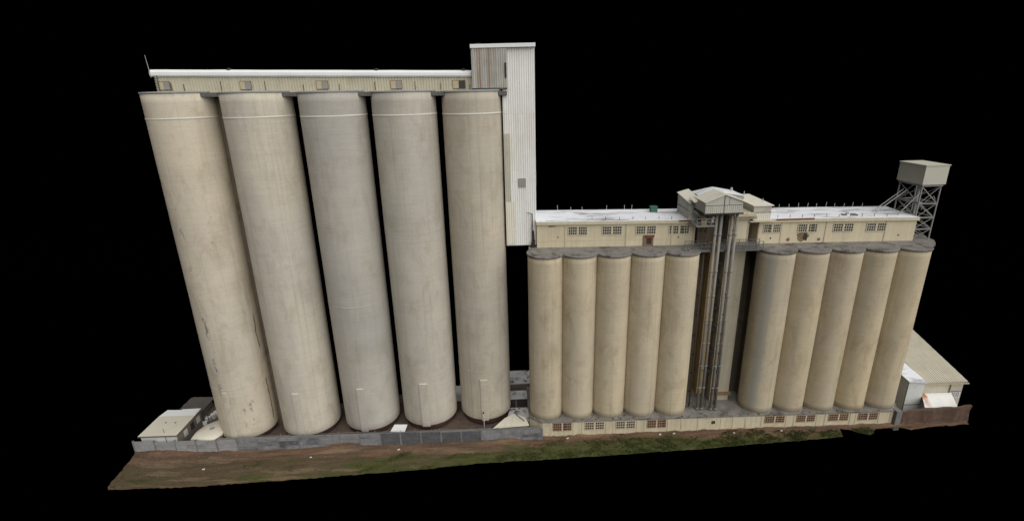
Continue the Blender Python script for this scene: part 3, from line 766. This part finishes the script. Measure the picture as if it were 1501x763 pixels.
for k in range(7):
    x = 27.6+random.random()*1.6
    b = MB(); b.tube((x,-1.4+random.random()*0.6,25.8),(x+random.uniform(-0.4,0.4),-1.2,26.3+random.random()*0.4),0.05,5); b.build('loose_bar', 'steel', wk)

# ------------------------------------------------------------------ headhouse
hh = thing('headhouse', (33,2,30), 'gabled cream headhouse standing over the pipes above the gallery roofs', 'headhouse')
def gable_box(x0,x1,y0,y1,z0,ze,zr_,pitch,wallmat,roofmat,oh=0.18,nm=('wall','roof')):
    xm = (x0+x1)/2
    b = MB()
    b.prism([(x0,y0,z0),(x1,y0,z0),(x1,y0,ze),(xm,y0,zr_),(x0,y0,ze)][::-1], [(x0,y1,z0),(x1,y1,z0),(x1,y1,ze),(xm,y1,zr_),(x0,y1,ze)][::-1])
    w = b.build(nm[0], wallmat, hh)
    for s in (-1,1):
        b = MB(); xe = x0-oh if s < 0 else x1+oh; sl = (zr_-ze)/(xm-x0); zee = ze-sl*oh
        b.prism([(xe,y0-oh,zee+0.02),(xm,y0-oh,zr_+0.02),(xm,y1+oh,zr_+0.02),(xe,y1+oh,zee+0.02)],[(xe,y0-oh,zee+0.12),(xm,y0-oh,zr_+0.12),(xm,y1+oh,zr_+0.12),(xe,y1+oh,zee+0.12)])
        b.build(nm[1], roofmat, hh)
    return w
fw = gable_box(29.95,34.65,-1.75,1.6,30.95,32.35,33.25,0.25,'head_wall','head_roof')
b = MB(); b.corrug((29.97,-1.77),(34.63,-1.77),30.97,30.97,31.95,31.95,0.26,0.03,(0,-1)); b.build('front_sheet', 'head_wall', fw)
b = MB(); b.box(29.93,34.67,-1.80,-1.77,31.93,31.98); b.build('trim', 'dark', fw)
b = MB(); b.box(32.24,32.34,-1.80,-1.765,30.95,33.15); b.build('trim', 'lip', fw)
b = MB(); b.box(32.9,32.94,-1.79,-1.77,31.98,32.95); b.build('trim', 'lip', fw)
b = MB(); b.box(29.8,34.8,-1.85,1.6,30.78,30.94); b.build('floor', 'dark', hh)
gable_box(30.9,36.2,1.65,5.2,30.3,32.32,32.86,0.25,'head_wall','white_roof')
# left lean-to
lt = MB(); lt.prism([(29.3,1.75,29.4),(30.6,1.75,29.4),(30.6,6.4,29.4),(29.3,6.4,29.4)],[(29.3,1.75,31.55),(30.6,1.75,31.9),(30.6,6.4,32.4),(29.3,6.4,32.05)])
lw = lt.build('lean_to', 'head_wall', hh)
b = MB(); b.prism([(29.15,1.55,31.56),(30.7,1.55,31.98),(30.7,6.5,32.5),(29.15,6.5,32.08)],[(29.15,1.55,31.64),(30.7,1.55,32.06),(30.7,6.5,32.58),(29.15,6.5,32.16)]); b.build('roof', 'head_roof', lw)
b = MB(); b.box(29.27,29.299,1.8,6.3,30.5,30.56); b.build('trim', 'lip', lw)
b = MB(); b.prism([(29.3,0.2,31.9),(30.0,0.2,32.2),(30.0,2.2,32.45),(29.3,2.2,32.15)],[(29.3,0.2,31.98),(30.0,0.2,32.28),(30.0,2.2,32.53),(29.3,2.2,32.23)]); b.build('porch_roof', 'head_roof', hh)
# right lean-to
rt = MB(); rt.box(37.7,40.0,1.35,8.0,29.05,31.0); rw = rt.build('lean_to', 'head_wall', hh)
b = MB(); b.corrug((37.7,1.33),(40.0,1.33),29.1,29.1,30.1,30.1,0.26,0.03,(0,-1)); b.build('front_sheet', 'head_roof', rw)
b = MB(); b.box(37.68,40.02,1.30,1.345,30.1,30.16); b.build('trim', 'dark', rw)
b = MB(); b.prism([(37.5,1.15,31.0),(40.2,1.15,31.0),(40.2,8.2,31.15),(37.5,8.2,31.15)],[(37.5,1.15,31.10),(40.2,1.15,31.10),(40.2,8.2,31.25),(37.5,8.2,31.25)]); b.build('roof', 'head_roof', rw)
b = MB(); b.box(37.2,40.4,1.05,2.0,28.9,29.04); b.build('sill', 'cream_wall', rw)
b = MB(); b.lathe([(0.16,32.3),(0.18,32.75),(0.08,32.95)],10,35.9,4.6); b.build('roof_vent', 'steel_pale', hh)
b = MB(); b.tube((37.9,5.0,31.1),(37.9,5.0,32.3),0.10,6,0.06); b.build('vent_pipe', 'steel_pale', hh)
b = MB(); b.tube((39.6,3.2,31.0),(39.7,3.2,31.6),0.05,6); b.build('vent_pipe', 'steel_pale', hh)
# machinery platform under the headhouse at left
mp_ = thing('machinery_platform', (30.3,0,29.2), 'cluttered steel machinery platform under the left corner of the headhouse', 'platform')
b = MB(); b.box(29.2,31.6,-1.4,1.2,29.15,29.28); b.build('deck', 'steel', mp_)
for z in (29.75,30.2):
    b = MB(); b.beam((29.2,-1.4,z),(31.6,-1.4,z),0.06); b.build('handrail', 'steel', mp_)
for k in range(5):
    x = 29.2+k*0.6
    b = MB(); b.beam((x,-1.4,29.28),(x,-1.4,30.2),0.06); b.build('railing_post', 'steel', mp_)
b = MB(); b.tube((29.4,0.6,30.7),(31.2,-0.9,29.6),0.22,10); b.build('chute', 'pipe', mp_, True)
b = MB(); b.lathe([(0.35,29.3),(0.38,29.6),(0.22,29.9)],12,30.3,-0.8); b.build('motor', 'shaft_tan', mp_)
b = MB(); b.tube((31.2,-1.2,29.6),(31.3,-1.2,30.4),0.15,8); b.build('valve', 'steel_pale', mp_)

# ------------------------------------------------------------------ tank on lattice tower
tk = thing('tank_tower', (61.8,4.3,25.4), 'square grey cream tank on a lattice steel tower at right end', 'tank tower')
tx0,tx1,ty0,ty1 = 60.05,63.15,2.05,6.6
b = MB(); b.box(tx0,tx1,ty0,ty1,33.0,35.45); tb = b.build('tank', 'tank', tk)
b = MB(); b.box(tx0-0.08,tx1+0.08,ty0-0.08,ty1+0.08,35.45,35.56); b.build('lid', 'tank', tk)
b = MB(); b.box(tx0+0.15,tx1-0.15,ty0+0.15,ty1-0.15,32.72,32.99); b.build('bearer', 'steel', tk)
lx0,lx1,ly0,ly1 = 60.35,62.85,2.35,6.25
zl = [25.45,26.9,28.5,30.4,32.7]
for x in (lx0,lx1):
    for y in (ly0,ly1):
        b = MB(); b.beam((x,y,25.3),(x,y,32.75),0.14); b.build('leg', 'steel', tk)
def brace(a,c,w=0.075,nm='brace'):
    b = MB(); b.beam(a,c,w); b.build(nm, 'steel', tk)
for k,z in enumerate(zl[1:-1]):
    for y in (ly0,ly1): brace((lx0,y,z),(lx1,y,z),0.15,'girt')
    for x in (lx0,lx1): brace((x,ly0,z),(x,ly1,z),0.15,'girt')
for k in range(len(zl)-1):
    za,zb = zl[k],zl[k+1]
    for y in (ly0,ly1):
        brace((lx0,y,za),(lx1,y,zb)); brace((lx1,y+0.06,za),(lx0,y+0.06,zb))
    for x in (lx0,lx1):
        brace((x,ly0,za),(x,ly1,zb)); brace((x+0.06,ly1,za),(x+0.06,ly0,zb))
for z in (28.5,30.4):
    b = MB(); b.box(lx0,lx0+0.7,ly0,ly1,z+0.08,z+0.13); b.build('landing', 'steel', tk)
b = MB(); b.tube((61.7,4.4,25.4),(61.7,4.4,32.7),0.16,8); b.build('riser_pipe', 'steel_pale', tk)
for (a,c) in (((56.2,4.2,29.0),(60.2,4.6,31.9)),((56.2,4.8,29.0),(60.2,5.2,31.9)),((58.2,2.8,28.9),(60.4,2.4,32.0))):
    b = MB(); b.tube(a,c,0.065,8); b.build('stay', 'steel_pale', tk)
for k in range(26):
    y = 2.4+random.random()*4; z = 28.6+random.random()*3.6; x = lx0+random.random()*2.4
    b = MB(); b.beam((x,y,z),(x+random.uniform(-0.6,0.6),y+random.uniform(-0.8,0.8),z+random.uniform(-0.6,0.6)),0.05); b.build('tie_rod', 'steel_pale', tk)

# ------------------------------------------------------------------ barn, annex, canopy, brown wall (right)
bn = thing('barn', (69,5,-0.8), 'barn with large cream corrugated sloping roof right of the silos', 'barn')
def zbr(y): return 3.85+(y-0.3)*0.255
b = MB(); b.prism([(66.0,0.7,-0.9),(72.05,0.7,-0.9),(72.05,11.0,-0.9),(66.0,11.0,-0.9)],[(66.0,0.7,zbr(0.7)-0.05),(72.05,0.7,zbr(0.7)-0.05),(72.05,11.0,zbr(11.0)-0.05),(66.0,11.0,zbr(11.0)-0.05)]); b.build('wall', 'barn_wall', bn)
b = MB(); k = 18; ys = [0.3+0.42*q for q in range(28)]; rib = []
for q in range(k):
    for dx,dz in ((0,0),(0.10,0.0),(0.13,0.17),(0.20,0.17)): rib.append((65.85+q*6.45/k+dx*6.45/k/0.25,dz))
for x,dz in rib:
    for q,y in enumerate(ys):
        trim = 0.0
        b.v.append((x,y,zbr(y)+dz+0.03*(q%3 == 0)+0.012*vnoise(x*3,y*2)))
for i in range(len(rib)-1):
    for q in range(len(ys)-1):
        a = i*len(ys)+q; b.f.append((a,a+len(ys),a+len(ys)+1,a+1))
b.build('roof', 'barn_roof', bn)
b = MB(); b.box(65.8,72.4,0.22,0.32,3.66,3.84); b.build('gutter', 'board', bn)
b = MB(); b.tube((70.1,0.6,-0.5),(70.1,0.6,3.6),0.07,8); b.build('downpipe', 'ledge', bn)
w = grid_window(bn, 70.55, 71.75, 0.69, 1.15, 2.15, 'white_trim', 'glass', 2, 3)
b = MB(); b.box(70.45,71.85,0.60,0.64,2.19,2.27); b.build('lintel', 'dark', w)
b = MB(); b.prism([(66.0,0.62,2.0),(70.4,0.62,2.0),(69.2,-2.1,1.42),(64.4,-2.1,1.52)],[(66.0,0.62,2.07),(70.4,0.62,2.07),(69.2,-2.1,1.49),(64.4,-2.1,1.59)])
cn = b.build('canopy', 'canopy', bn); tag(cn, 'white canopy roof with orange rust streak')
for x,y in ((64.9,-1.9),(69.0,-1.9)):
    b = MB(); b.beam((x,y,-0.8),(x,y,1.45),0.10); b.build('canopy_post', 'steel', bn)
an = thing('annex', (64.3,2,-0.8), 'narrow pale annex with white roof between last silo and barn', 'annex')
b = MB(); b.prism([(63.1,0.0,-1.0),(65.55,0.0,-1.0),(65.75,5.5,-1.0),(63.1,5.5,-1.0)],[(63.1,0.0,4.55),(65.55,0.0,4.25),(65.75,5.5,4.95),(63.1,5.5,5.25)]); b.build('wall', 'annex_wall', an)
b = MB(); b.prism([(62.9,-0.2,4.62),(65.72,-0.2,4.27),(65.82,5.6,5.0),(62.9,5.6,5.35)],[(62.9,-0.2,4.74),(65.72,-0.2,4.39),(65.82,5.6,5.12),(62.9,5.6,5.47)]); b.build('roof', 'white_roof', an)
b = MB(); b.box(63.08,65.57,-0.03,-0.005,0.62,0.72); b.build('trim', 'lip', an)
b = MB(); b.box(63.05,63.12,-0.04,0.02,-0.9,4.4); b.build('corner_trim', 'dark', an)
bw = MB(); N = 60; lo=[]; hi=[]
for q in range(N+1):
    x = 60.55+(70.75-60.55)*q/N; y = -2.75-0.12*math.sin(q*0.3); zt = pl(x,[(60.5,1.45),(64,1.55),(70.75,1.95)])+0.05*vnoise(x*2,0,4)
    xo = x if q < N else x+0.0
    bw.v += [(x,y,-0.75+0.30*vnoise(x*1.7,1,7)),(x-(0.45 if q == N else 0.15 if q == N-1 else 0),y-0.02*math.sin(q),0.3),(x,y,zt),(x,y+0.35,zt+0.02),(x,y+0.35,-0.95)]
for q in range(N):
    for k in range(5):
        a = q*5+k; c = q*5+(k+1)%5; bw.f.append((a,c,c+5,a+5))
bw.f.append((0,1,2,3,4)); bw.f.append(tuple(N*5+4-k for k in range(5)))
o = bw.build('brown_wall', 'brown_wall'); tag(o, 'stained reddish brown wall in front of the barn and annex', 'wall')
g = MB()
for i in range(25):
    for j in range(13):
        x = 60.6+9.6*i/24; y = -2.5+13.0*j/12
        g.v.append((x+0.2*vnoise(y,1),y,-0.85+0.06*vnoise(x*2,y*2)))
for i in range(24):
    for j in range(12):
        a = i*13+j; g.f.append((a,a+13,a+14,a+1))
tag(g.build('barn_yard', 'yard', smooth=True), kind='structure', label='dirt yard under the barn')

# ------------------------------------------------------------------ retaining fence of concrete panels (left)
fe = thing('panel_fence', (-19,WALL_Y,-0.4), 'long grey concrete panel fence in front of the tall silos', 'fence')
def zft(x): return pl(x, [(-47,1.62),(-37.5,1.38),(-18.6,1.45),(0,1.28),(9.3,1.15)])
NP = 20; L0,L1 = -47.2,9.3
for k in range(NP):
    x0 = L0+(L1-L0)*k/NP; x1 = L0+(L1-L0)*(k+1)/NP; rows = 3
    zb0 = min(gz(x0),gz(x1))-0.4; d = random.uniform(-0.03,0.03)
    prev = zb0
    for q in range(rows):
        t0 = zft((x0+x1)/2)+d+random.uniform(-0.03,0.03)
        zc = gz((x0+x1)/2)-0.1; a0 = zc+(t0-zc)*q/rows+(0.015 if q else -0.3); a1 = zc+(t0-zc)*(q+1)/rows-0.015
        yy = WALL_Y+random.uniform(-0.045,0.045); a1 += random.uniform(-0.08,0.05)*(q == 2)
        if q == 2 and k in (1,7,8): a1 -= 0.18
        b = MB(); b.box(x0+0.10,x1-0.10,yy-0.06,yy+0.06,a0,a1); b.build('panel', 'fence_pale' if k < 5 else 'fence_dark' if 12 <= k < 17 else 'fence_panel', fe)
for k in range(NP+1):
    x = L0+(L1-L0)*k/NP
    b = MB(); b.box(x-0.10,x+0.10,WALL_Y-0.09,WALL_Y+0.11,gz(x)-0.4,zft(x)+0.06); b.build('post', 'fence_post', fe)
for k in range(24):
    x = -34+random.random()*40
    b = MB(); b.tube((x,WALL_Y+0.2,zft(x)-0.3),(x+random.uniform(-.1,.1),WALL_Y+0.2,zft(x)+0.25+0.2*random.random()),0.03,5); b.build('wire_post', 'steel', fe)
b = MB(); xs = [-34+k*1.0 for k in range(43)]
for a,c in zip(xs, xs[1:]): b.beam((a,WALL_Y+0.2,zft(a)+0.18+0.05*math.sin(a)),(c,WALL_Y+0.2,zft(c)+0.18+0.05*math.sin(c)),0.025)
b.build('wire', 'steel', fe)
# low kerb shelf behind the fence
g = MB(); g.prism([(-36,-3.0,-0.4),(9.2,-3.0,-0.4),(9.2,-2.55,-0.4),(-36,-2.55,-0.4)],[(-36,-3.0,1.15),(9.2,-3.0,1.0),(9.2,-2.55,1.02),(-36,-2.55,1.17)])
tag(g.build('inner_kerb', 'fence_post'), 'low grey concrete kerb running behind the panel fence', 'kerb')

# ------------------------------------------------------------------ shed and tank cover at far left
sd = thing('shed', (-44,0.3,-0.2), 'low shed with cream and white flat roof at the far left', 'shed')
b = MB(); b.box(-46.45,-41.55,-2.65,3.2,-0.4,1.98); b.build('wall', 'shed_wall', sd)
b = MB(); b.box(-41.55,-41.50,-2.6,3.15,-0.4,1.96); b.build('side_wall', 'shed_wall_dark', sd)
b = MB(); b.box(-46.65,-41.35,-2.85,1.75,2.0,2.14); b.build('roof', 'shed_roof', sd)
b = MB(); b.prism([(-46.6,1.76,2.02),(-41.4,1.76,2.02),(-41.45,3.4,2.02),(-44.1,3.35,2.02),(-44.2,3.15,2.02),(-46.3,3.25,2.02)],[(-46.6,1.76,2.16),(-41.4,1.76,2.16),(-41.45,3.4,2.16),(-44.1,3.35,2.16),(-44.2,3.15,2.16),(-46.3,3.25,2.16)]); b.build('roof', 'white_trim', sd)
b = MB(); b.box(-46.67,-41.33,-2.89,-2.855,1.92,2.10); b.build('fascia', 'maroon_trim', sd)
b = MB(); b.box(-41.345,-41.31,-2.85,3.3,1.92,2.10); b.build('fascia', 'maroon_trim', sd)
b = MB(); b.tube((-43.4,-2.2,2.14),(-43.45,-2.2,2.75),0.03,5); b.build('vent_pipe', 'dark', sd)
for x,y in ((-44.6,0.1),(-43.2,0.0)):
    b = MB(); b.lathe([(0.12,2.14),(0.12,2.22)],8,x,y); b.build('roof_cap', 'shed_wall_dark', sd)
b = MB(); b.box(-43.1,-43.0,-2.70,-2.66,0.2,1.9); b.build('drainpipe', 'shed_wall_dark', sd)
for y in (-1.2,0.4,1.9):
    b = MB(); b.box(-41.50,-41.46,y,y+0.8,0.5,1.5); b.build('side_panel', 'dark' if y == 0.4 else 'shed_wall', sd)
dm = thing('tank_cover', (-37.6,-1.0,-0.2), 'cream domed tank cover with a hatch between shed and leftmost silo', 'tank cover')
b = MB(); pts = [(-39.35,-2.35),(-36.6,-2.55),(-36.1,-1.6),(-36.3,0.2),(-37.0,1.3),(-37.9,1.35),(-39.0,0.4),(-39.5,-1.0)]
def ring(s, z): return [(-37.75+(x+37.7)*s*1.12, -0.75+(y+0.7)*s*1.12, z*1.1) for x,y in pts]
b.prism(ring(1.0,-0.4), ring(1.0,1.0)); b.build('base', 'shed_wall_dark', dm)
b = MB()
rr = [ring(1.06,0.98),ring(1.06,1.10),ring(0.98,1.22),ring(0.75,1.36),ring(0.4,1.46),ring(0.1,1.5)]
for a in rr: b.v += a
for k in range(len(rr)-1):
    for q in range(8): b.f.append((k*8+q,k*8+(q+1)%8,(k+1)*8+(q+1)%8,(k+1)*8+q))
b.f.append(tuple((len(rr)-1)*8+q for q in range(8))); b.build('cover', 'shed_roof', dm, True)
b = MB(); b.lathe([(0.38,1.35),(0.38,1.62),(0.25,1.70)],14,-37.6,-0.9); b.build('hatch', 'grey_sheet', dm)
b = MB(); b.lathe([(0.35,1.2),(0.30,1.5),(0.1,1.58)],10,-37.2,0.9); b.build('vent', 'shed_roof', dm)
# felt sheet roof behind the shed
t = thing('felt_roof', (-44,6.2,-0.2), 'dark grey felt roof of a low store behind the shed', 'store')
b = MB(); b.box(-45.6,-42.6,3.6,8.0,-0.4,0.72); b.build('wall', 'shed_wall_dark', t)
b = MB()
for i in range(13):
    for j in range(9):
        x = -46.2+i*0.32+(j*0.03); y = 3.5+j*0.6
        b.v.append((x,y+0.12*vnoise(x*2,0,3)*(j==8),0.78+0.10*vnoise(x,y,2)+0.18*(j/8)))
for i in range(12):
    for j in range(8):
        a = i*9+j; b.f.append((a,a+9,a+10,a+1))
b.build('roof', 'tarp', t, True)
for k,(x,y,s) in enumerate([(-40.9,3.6,0.5),(-40.3,5.0,0.6),(-40.6,4.3,0.45),(-39.9,6.2,0.65),(-39.5,5.4,0.5),(-40.8,2.6,0.4),(-39.3,6.9,0.5)]):
    lab = ['white scrap block nearest the shed wall, small','white scrap block, large, in the middle of the heap','white scrap block beside the middle of the heap','biggest white scrap block, near the back of the heap','white scrap block close behind the leftmost silo','smallest white scrap block, front of the heap','white scrap block at the very back of the heap'][k]
    o = MB(); a = random.random()*3; pts2 = [(x+s*math.cos(a+q*1.57+0.3*random.random()), y+s*0.7*math.sin(a+q*1.57)) for q in range(4)]
    o.prism([(p[0],p[1],-0.3) for p in pts2],[(p[0]*1.0,p[1],0.25+0.3*random.random()) for p in pts2])
    ob = o.build('scrap_block', 'rubble_white'); tag(ob, lab+' behind the shed', 'scrap block', 'white scrap blocks behind the shed')
t = thing('lamp_post', (-39.9,2.2,-0.2), 'thin dark post standing behind the cream tank cover', 'post')
b = MB(); b.tube((-39.9,2.2,-0.3),(-39.9,2.2,2.2),0.06,6); b.build('pole', 'dark', t)
b = MB(); b.box(-40.15,-39.65,2.15,2.25,2.2,2.3); b.build('cross_arm', 'dark', t)

# ------------------------------------------------------------------ white sheet lying in the yard, low sheds between the groups
t = thing('white_sheet', (-10.9,-1.6,-0.2), 'white sheet panel lying tilted between third and fourth tall silos', 'panel')
b = MB(); b.prism([(-12.05,-2.3,0.95),(-10.0,-2.5,0.98),(-9.9,-0.9,1.0),(-11.75,-0.8,1.0)],[(-12.05,-2.3,1.03),(-10.0,-2.5,1.06),(-9.9,-0.9,1.08),(-11.75,-0.8,1.08)]); b.build('sheet', 'white_trim', t)
for x,y in ((-11.8,-2.2),(-10.2,-2.3),(-10.1,-1.1),(-11.6,-1.0)):
    b = MB(); b.beam((x,y,-0.3),(x,y,0.95),0.1); b.build('trestle_leg', 'dark', t)
lo_ = thing('low_lean_to', (5,-1.5,-0.2), 'low lean-to with cream sheet roof between rightmost tall silo and first short silo', 'lean-to')
b = MB(); b.prism([(2.7,-2.5,-0.3),(7.3,-2.3,-0.3),(7.0,-0.7,-0.3),(5.3,0.2,-0.3),(4.2,-0.9,-0.3)],[(2.7,-2.5,1.15),(7.3,-2.3,1.15),(7.0,-0.7,1.2),(5.3,0.2,1.2),(4.2,-0.9,1.2)]); b.build('wall', 'shed_wall_dark', lo_)
quads = [[(2.45,-2.8,1.22),(5.0,-2.62,1.24),(5.35,0.3,1.34),(4.05,-0.75,1.30)],[(5.02,-2.62,1.25),(7.55,-2.45,1.24),(7.05,-0.6,1.32),(5.37,0.3,1.35)]]
for q in quads:
    b = MB(); b.prism([(x,y,z) for x,y,z in q],[(x,y,z+0.08) for x,y,z in q]); b.build('roof_sheet', 'shed_roof', lo_)
b = MB(); b.tube((5.6,0.2,1.5),(6.9,-1.6,1.45),0.06,6); b.build('roof_pipe', 'lip', lo_)
for k,(y0,y1,z,lab) in enumerate([(8.2,12.0,1.5,'farther low shed with speckled white roof, seen through the gap between silo groups'),(4.2,6.5,1.2,'nearer low shed with mottled white roof, seen through the gap between silo groups')]):
    t = thing('low_shed', (6.5,(y0+y1)/2,-0.2), lab, 'shed')
    b = MB(); b.box(3.0,9.0,y0+0.15,y1-0.1,-0.4,z-0.10); b.build('wall', 'dark' if k else 'shed_wall_dark', t)
    b = MB(); b.box(2.8,9.1,y0,y1,z-0.08,z+0.06); b.build('roof', 'mottled_roof', t)
    b = MB(); b.box(2.78,9.12,y0-0.05,y0-0.004,z-0.14,z+0.02); b.build('fascia', 'rubble_white' if k == 0 else 'dark', t)
    if k:
        for x in (4.2,5.9,7.7):
            b = MB(); b.beam((x,y0-0.02,-0.3),(x,y0-0.02,z-0.15),0.10); b.build('post', 'steel', t)
g = MB(); g.slabpoly([(4.4,0.4),(7.7,0.2),(8.0,3.6),(4.9,3.6)],-0.4,0.12); tag(g.build('concrete_apron','mottled_roof'), kind='structure', label='pale concrete apron between the silo groups')
for k,(x0,x1,y0,y1,lab) in enumerate([(-3.9,-2.2,6.5,8.8,'low white store seen through the gap left of the rightmost tall silo')]):
    t = thing('low_store', ((x0+x1)/2,(y0+y1)/2,-0.2), lab, 'shed')
    b = MB(); b.box(x0,x1,y0,y1,-0.4,0.9); b.build('wall', 'shed_wall', t)
    b = MB(); b.box(x0-0.1,x1+0.1,y0-0.1,y1+0.1,0.9,1.0); b.build('roof', 'white_trim', t)

# ------------------------------------------------------------------ grass, stones, litter
g = MB()
def gpatch(x, w):
    k = 0.5+0.5*vnoise(x*0.22, w*0.5, 12)+0.25*vnoise(x*0.8, w*1.7, 3)
    return k + pl(x, [(-45,-0.22),(-20,-0.12),(0,0.06),(15,0.2),(60,0.25)])
cnt = 0
while cnt < 11000:
    x = random.uniform(-45.5,56); yb = WALL_Y-0.4 if x < 9.2 else -2.65
    yf = ground_front(x); y = random.uniform(yf+0.03, yb); w = yb-y
    lim = 0.72+0.5*max(0,1-w/2.6) if x < 9 else 0.62+0.5*max(0,1-w/1.4)
    if gpatch(x,w) < lim+random.uniform(-0.15,0.15): continue
    cnt += 1
    z = gz(x)-0.02
    for q in range(3):
        a = random.random()*6.28; h = 0.06+0.12*random.random(); s = 0.03+0.03*random.random()
        bx, by = x+random.uniform(-.1,.1), y+random.uniform(-.1,.1); i0 = len(g.v)
        g.v += [(bx-s*math.cos(a),by-s*math.sin(a),z),(bx+s*math.cos(a),by+s*math.sin(a),z),(bx+random.uniform(-.06,.06),by+random.uniform(-.06,.06),z+h)]
        g.f.append((i0,i0+1,i0+2))
o = g.build('grass', 'grass'); tag(o, 'thin green grass tufts growing on the dirt strip', 'grass', kind='stuff')
g = MB()
for k in range(500):
    x = random.uniform(-45,60); yb = WALL_Y-0.3 if x < 9.2 else -2.6; yf = ground_front(x)
    y = yb-abs(random.gauss(0,1.4))
    if y < yf+0.05: continue
    s = 0.025+0.06*random.random()**2; z = gz(x)+0.04
    b0 = len(g.v); g.v += [(x-s,y-s,z-s),(x+s,y-s*0.8,z-s),(x+s*0.8,y+s,z-s),(x-s,y+s,z-s),(x+random.uniform(-s,s)*0.4,y,z+s*0.8)]
    g.f += [(b0,b0+1,b0+4),(b0+1,b0+2,b0+4),(b0+2,b0+3,b0+4),(b0+3,b0,b0+4)]
o = g.build('pebbles', 'spall'); tag(o, 'small grey stones scattered along the dirt strip', 'stones', kind='stuff')
lit = [(-22.4,-5.2),(-36.0,-6.8),(-10.6,-4.4),(12.9,-3.2),(26.0,-3.15),(28.0,-3.1),(43.2,-3.4),(36.4,-3.5)]
ll = ['white scrap on the dirt below the second tall silo','white scrap on the dirt below the leftmost tall silo','white scrap on the dirt below the white yard sheet','white scrap at wall foot below the first short silo','white scrap at wall foot below the fifth short silo','white scrap at wall foot left of the pipes recess','white scrap on grass below the right group of short silos','white scrap on grass below the recess with pipes']
for k,(x,y) in enumerate(lit):
    s = 0.16+0.06*random.random(); b = MB(); z = gz(x)+0.02
    b.prism([(x-s,y-s*0.6,z),(x+s,y-s*0.4,z),(x+s*0.7,y+s*0.6,z),(x-s*0.6,y+s*0.5,z)],[(x-s*0.8,y-s*0.5,z+0.10),(x+s*0.8,y-s*0.3,z+0.16),(x+s*0.5,y+s*0.5,z+0.12),(x-s*0.5,y+s*0.3,z+0.08)])
    o = b.build('litter', 'rubble_white'); tag(o, ll[k], 'litter', 'white scraps on the dirt strip')
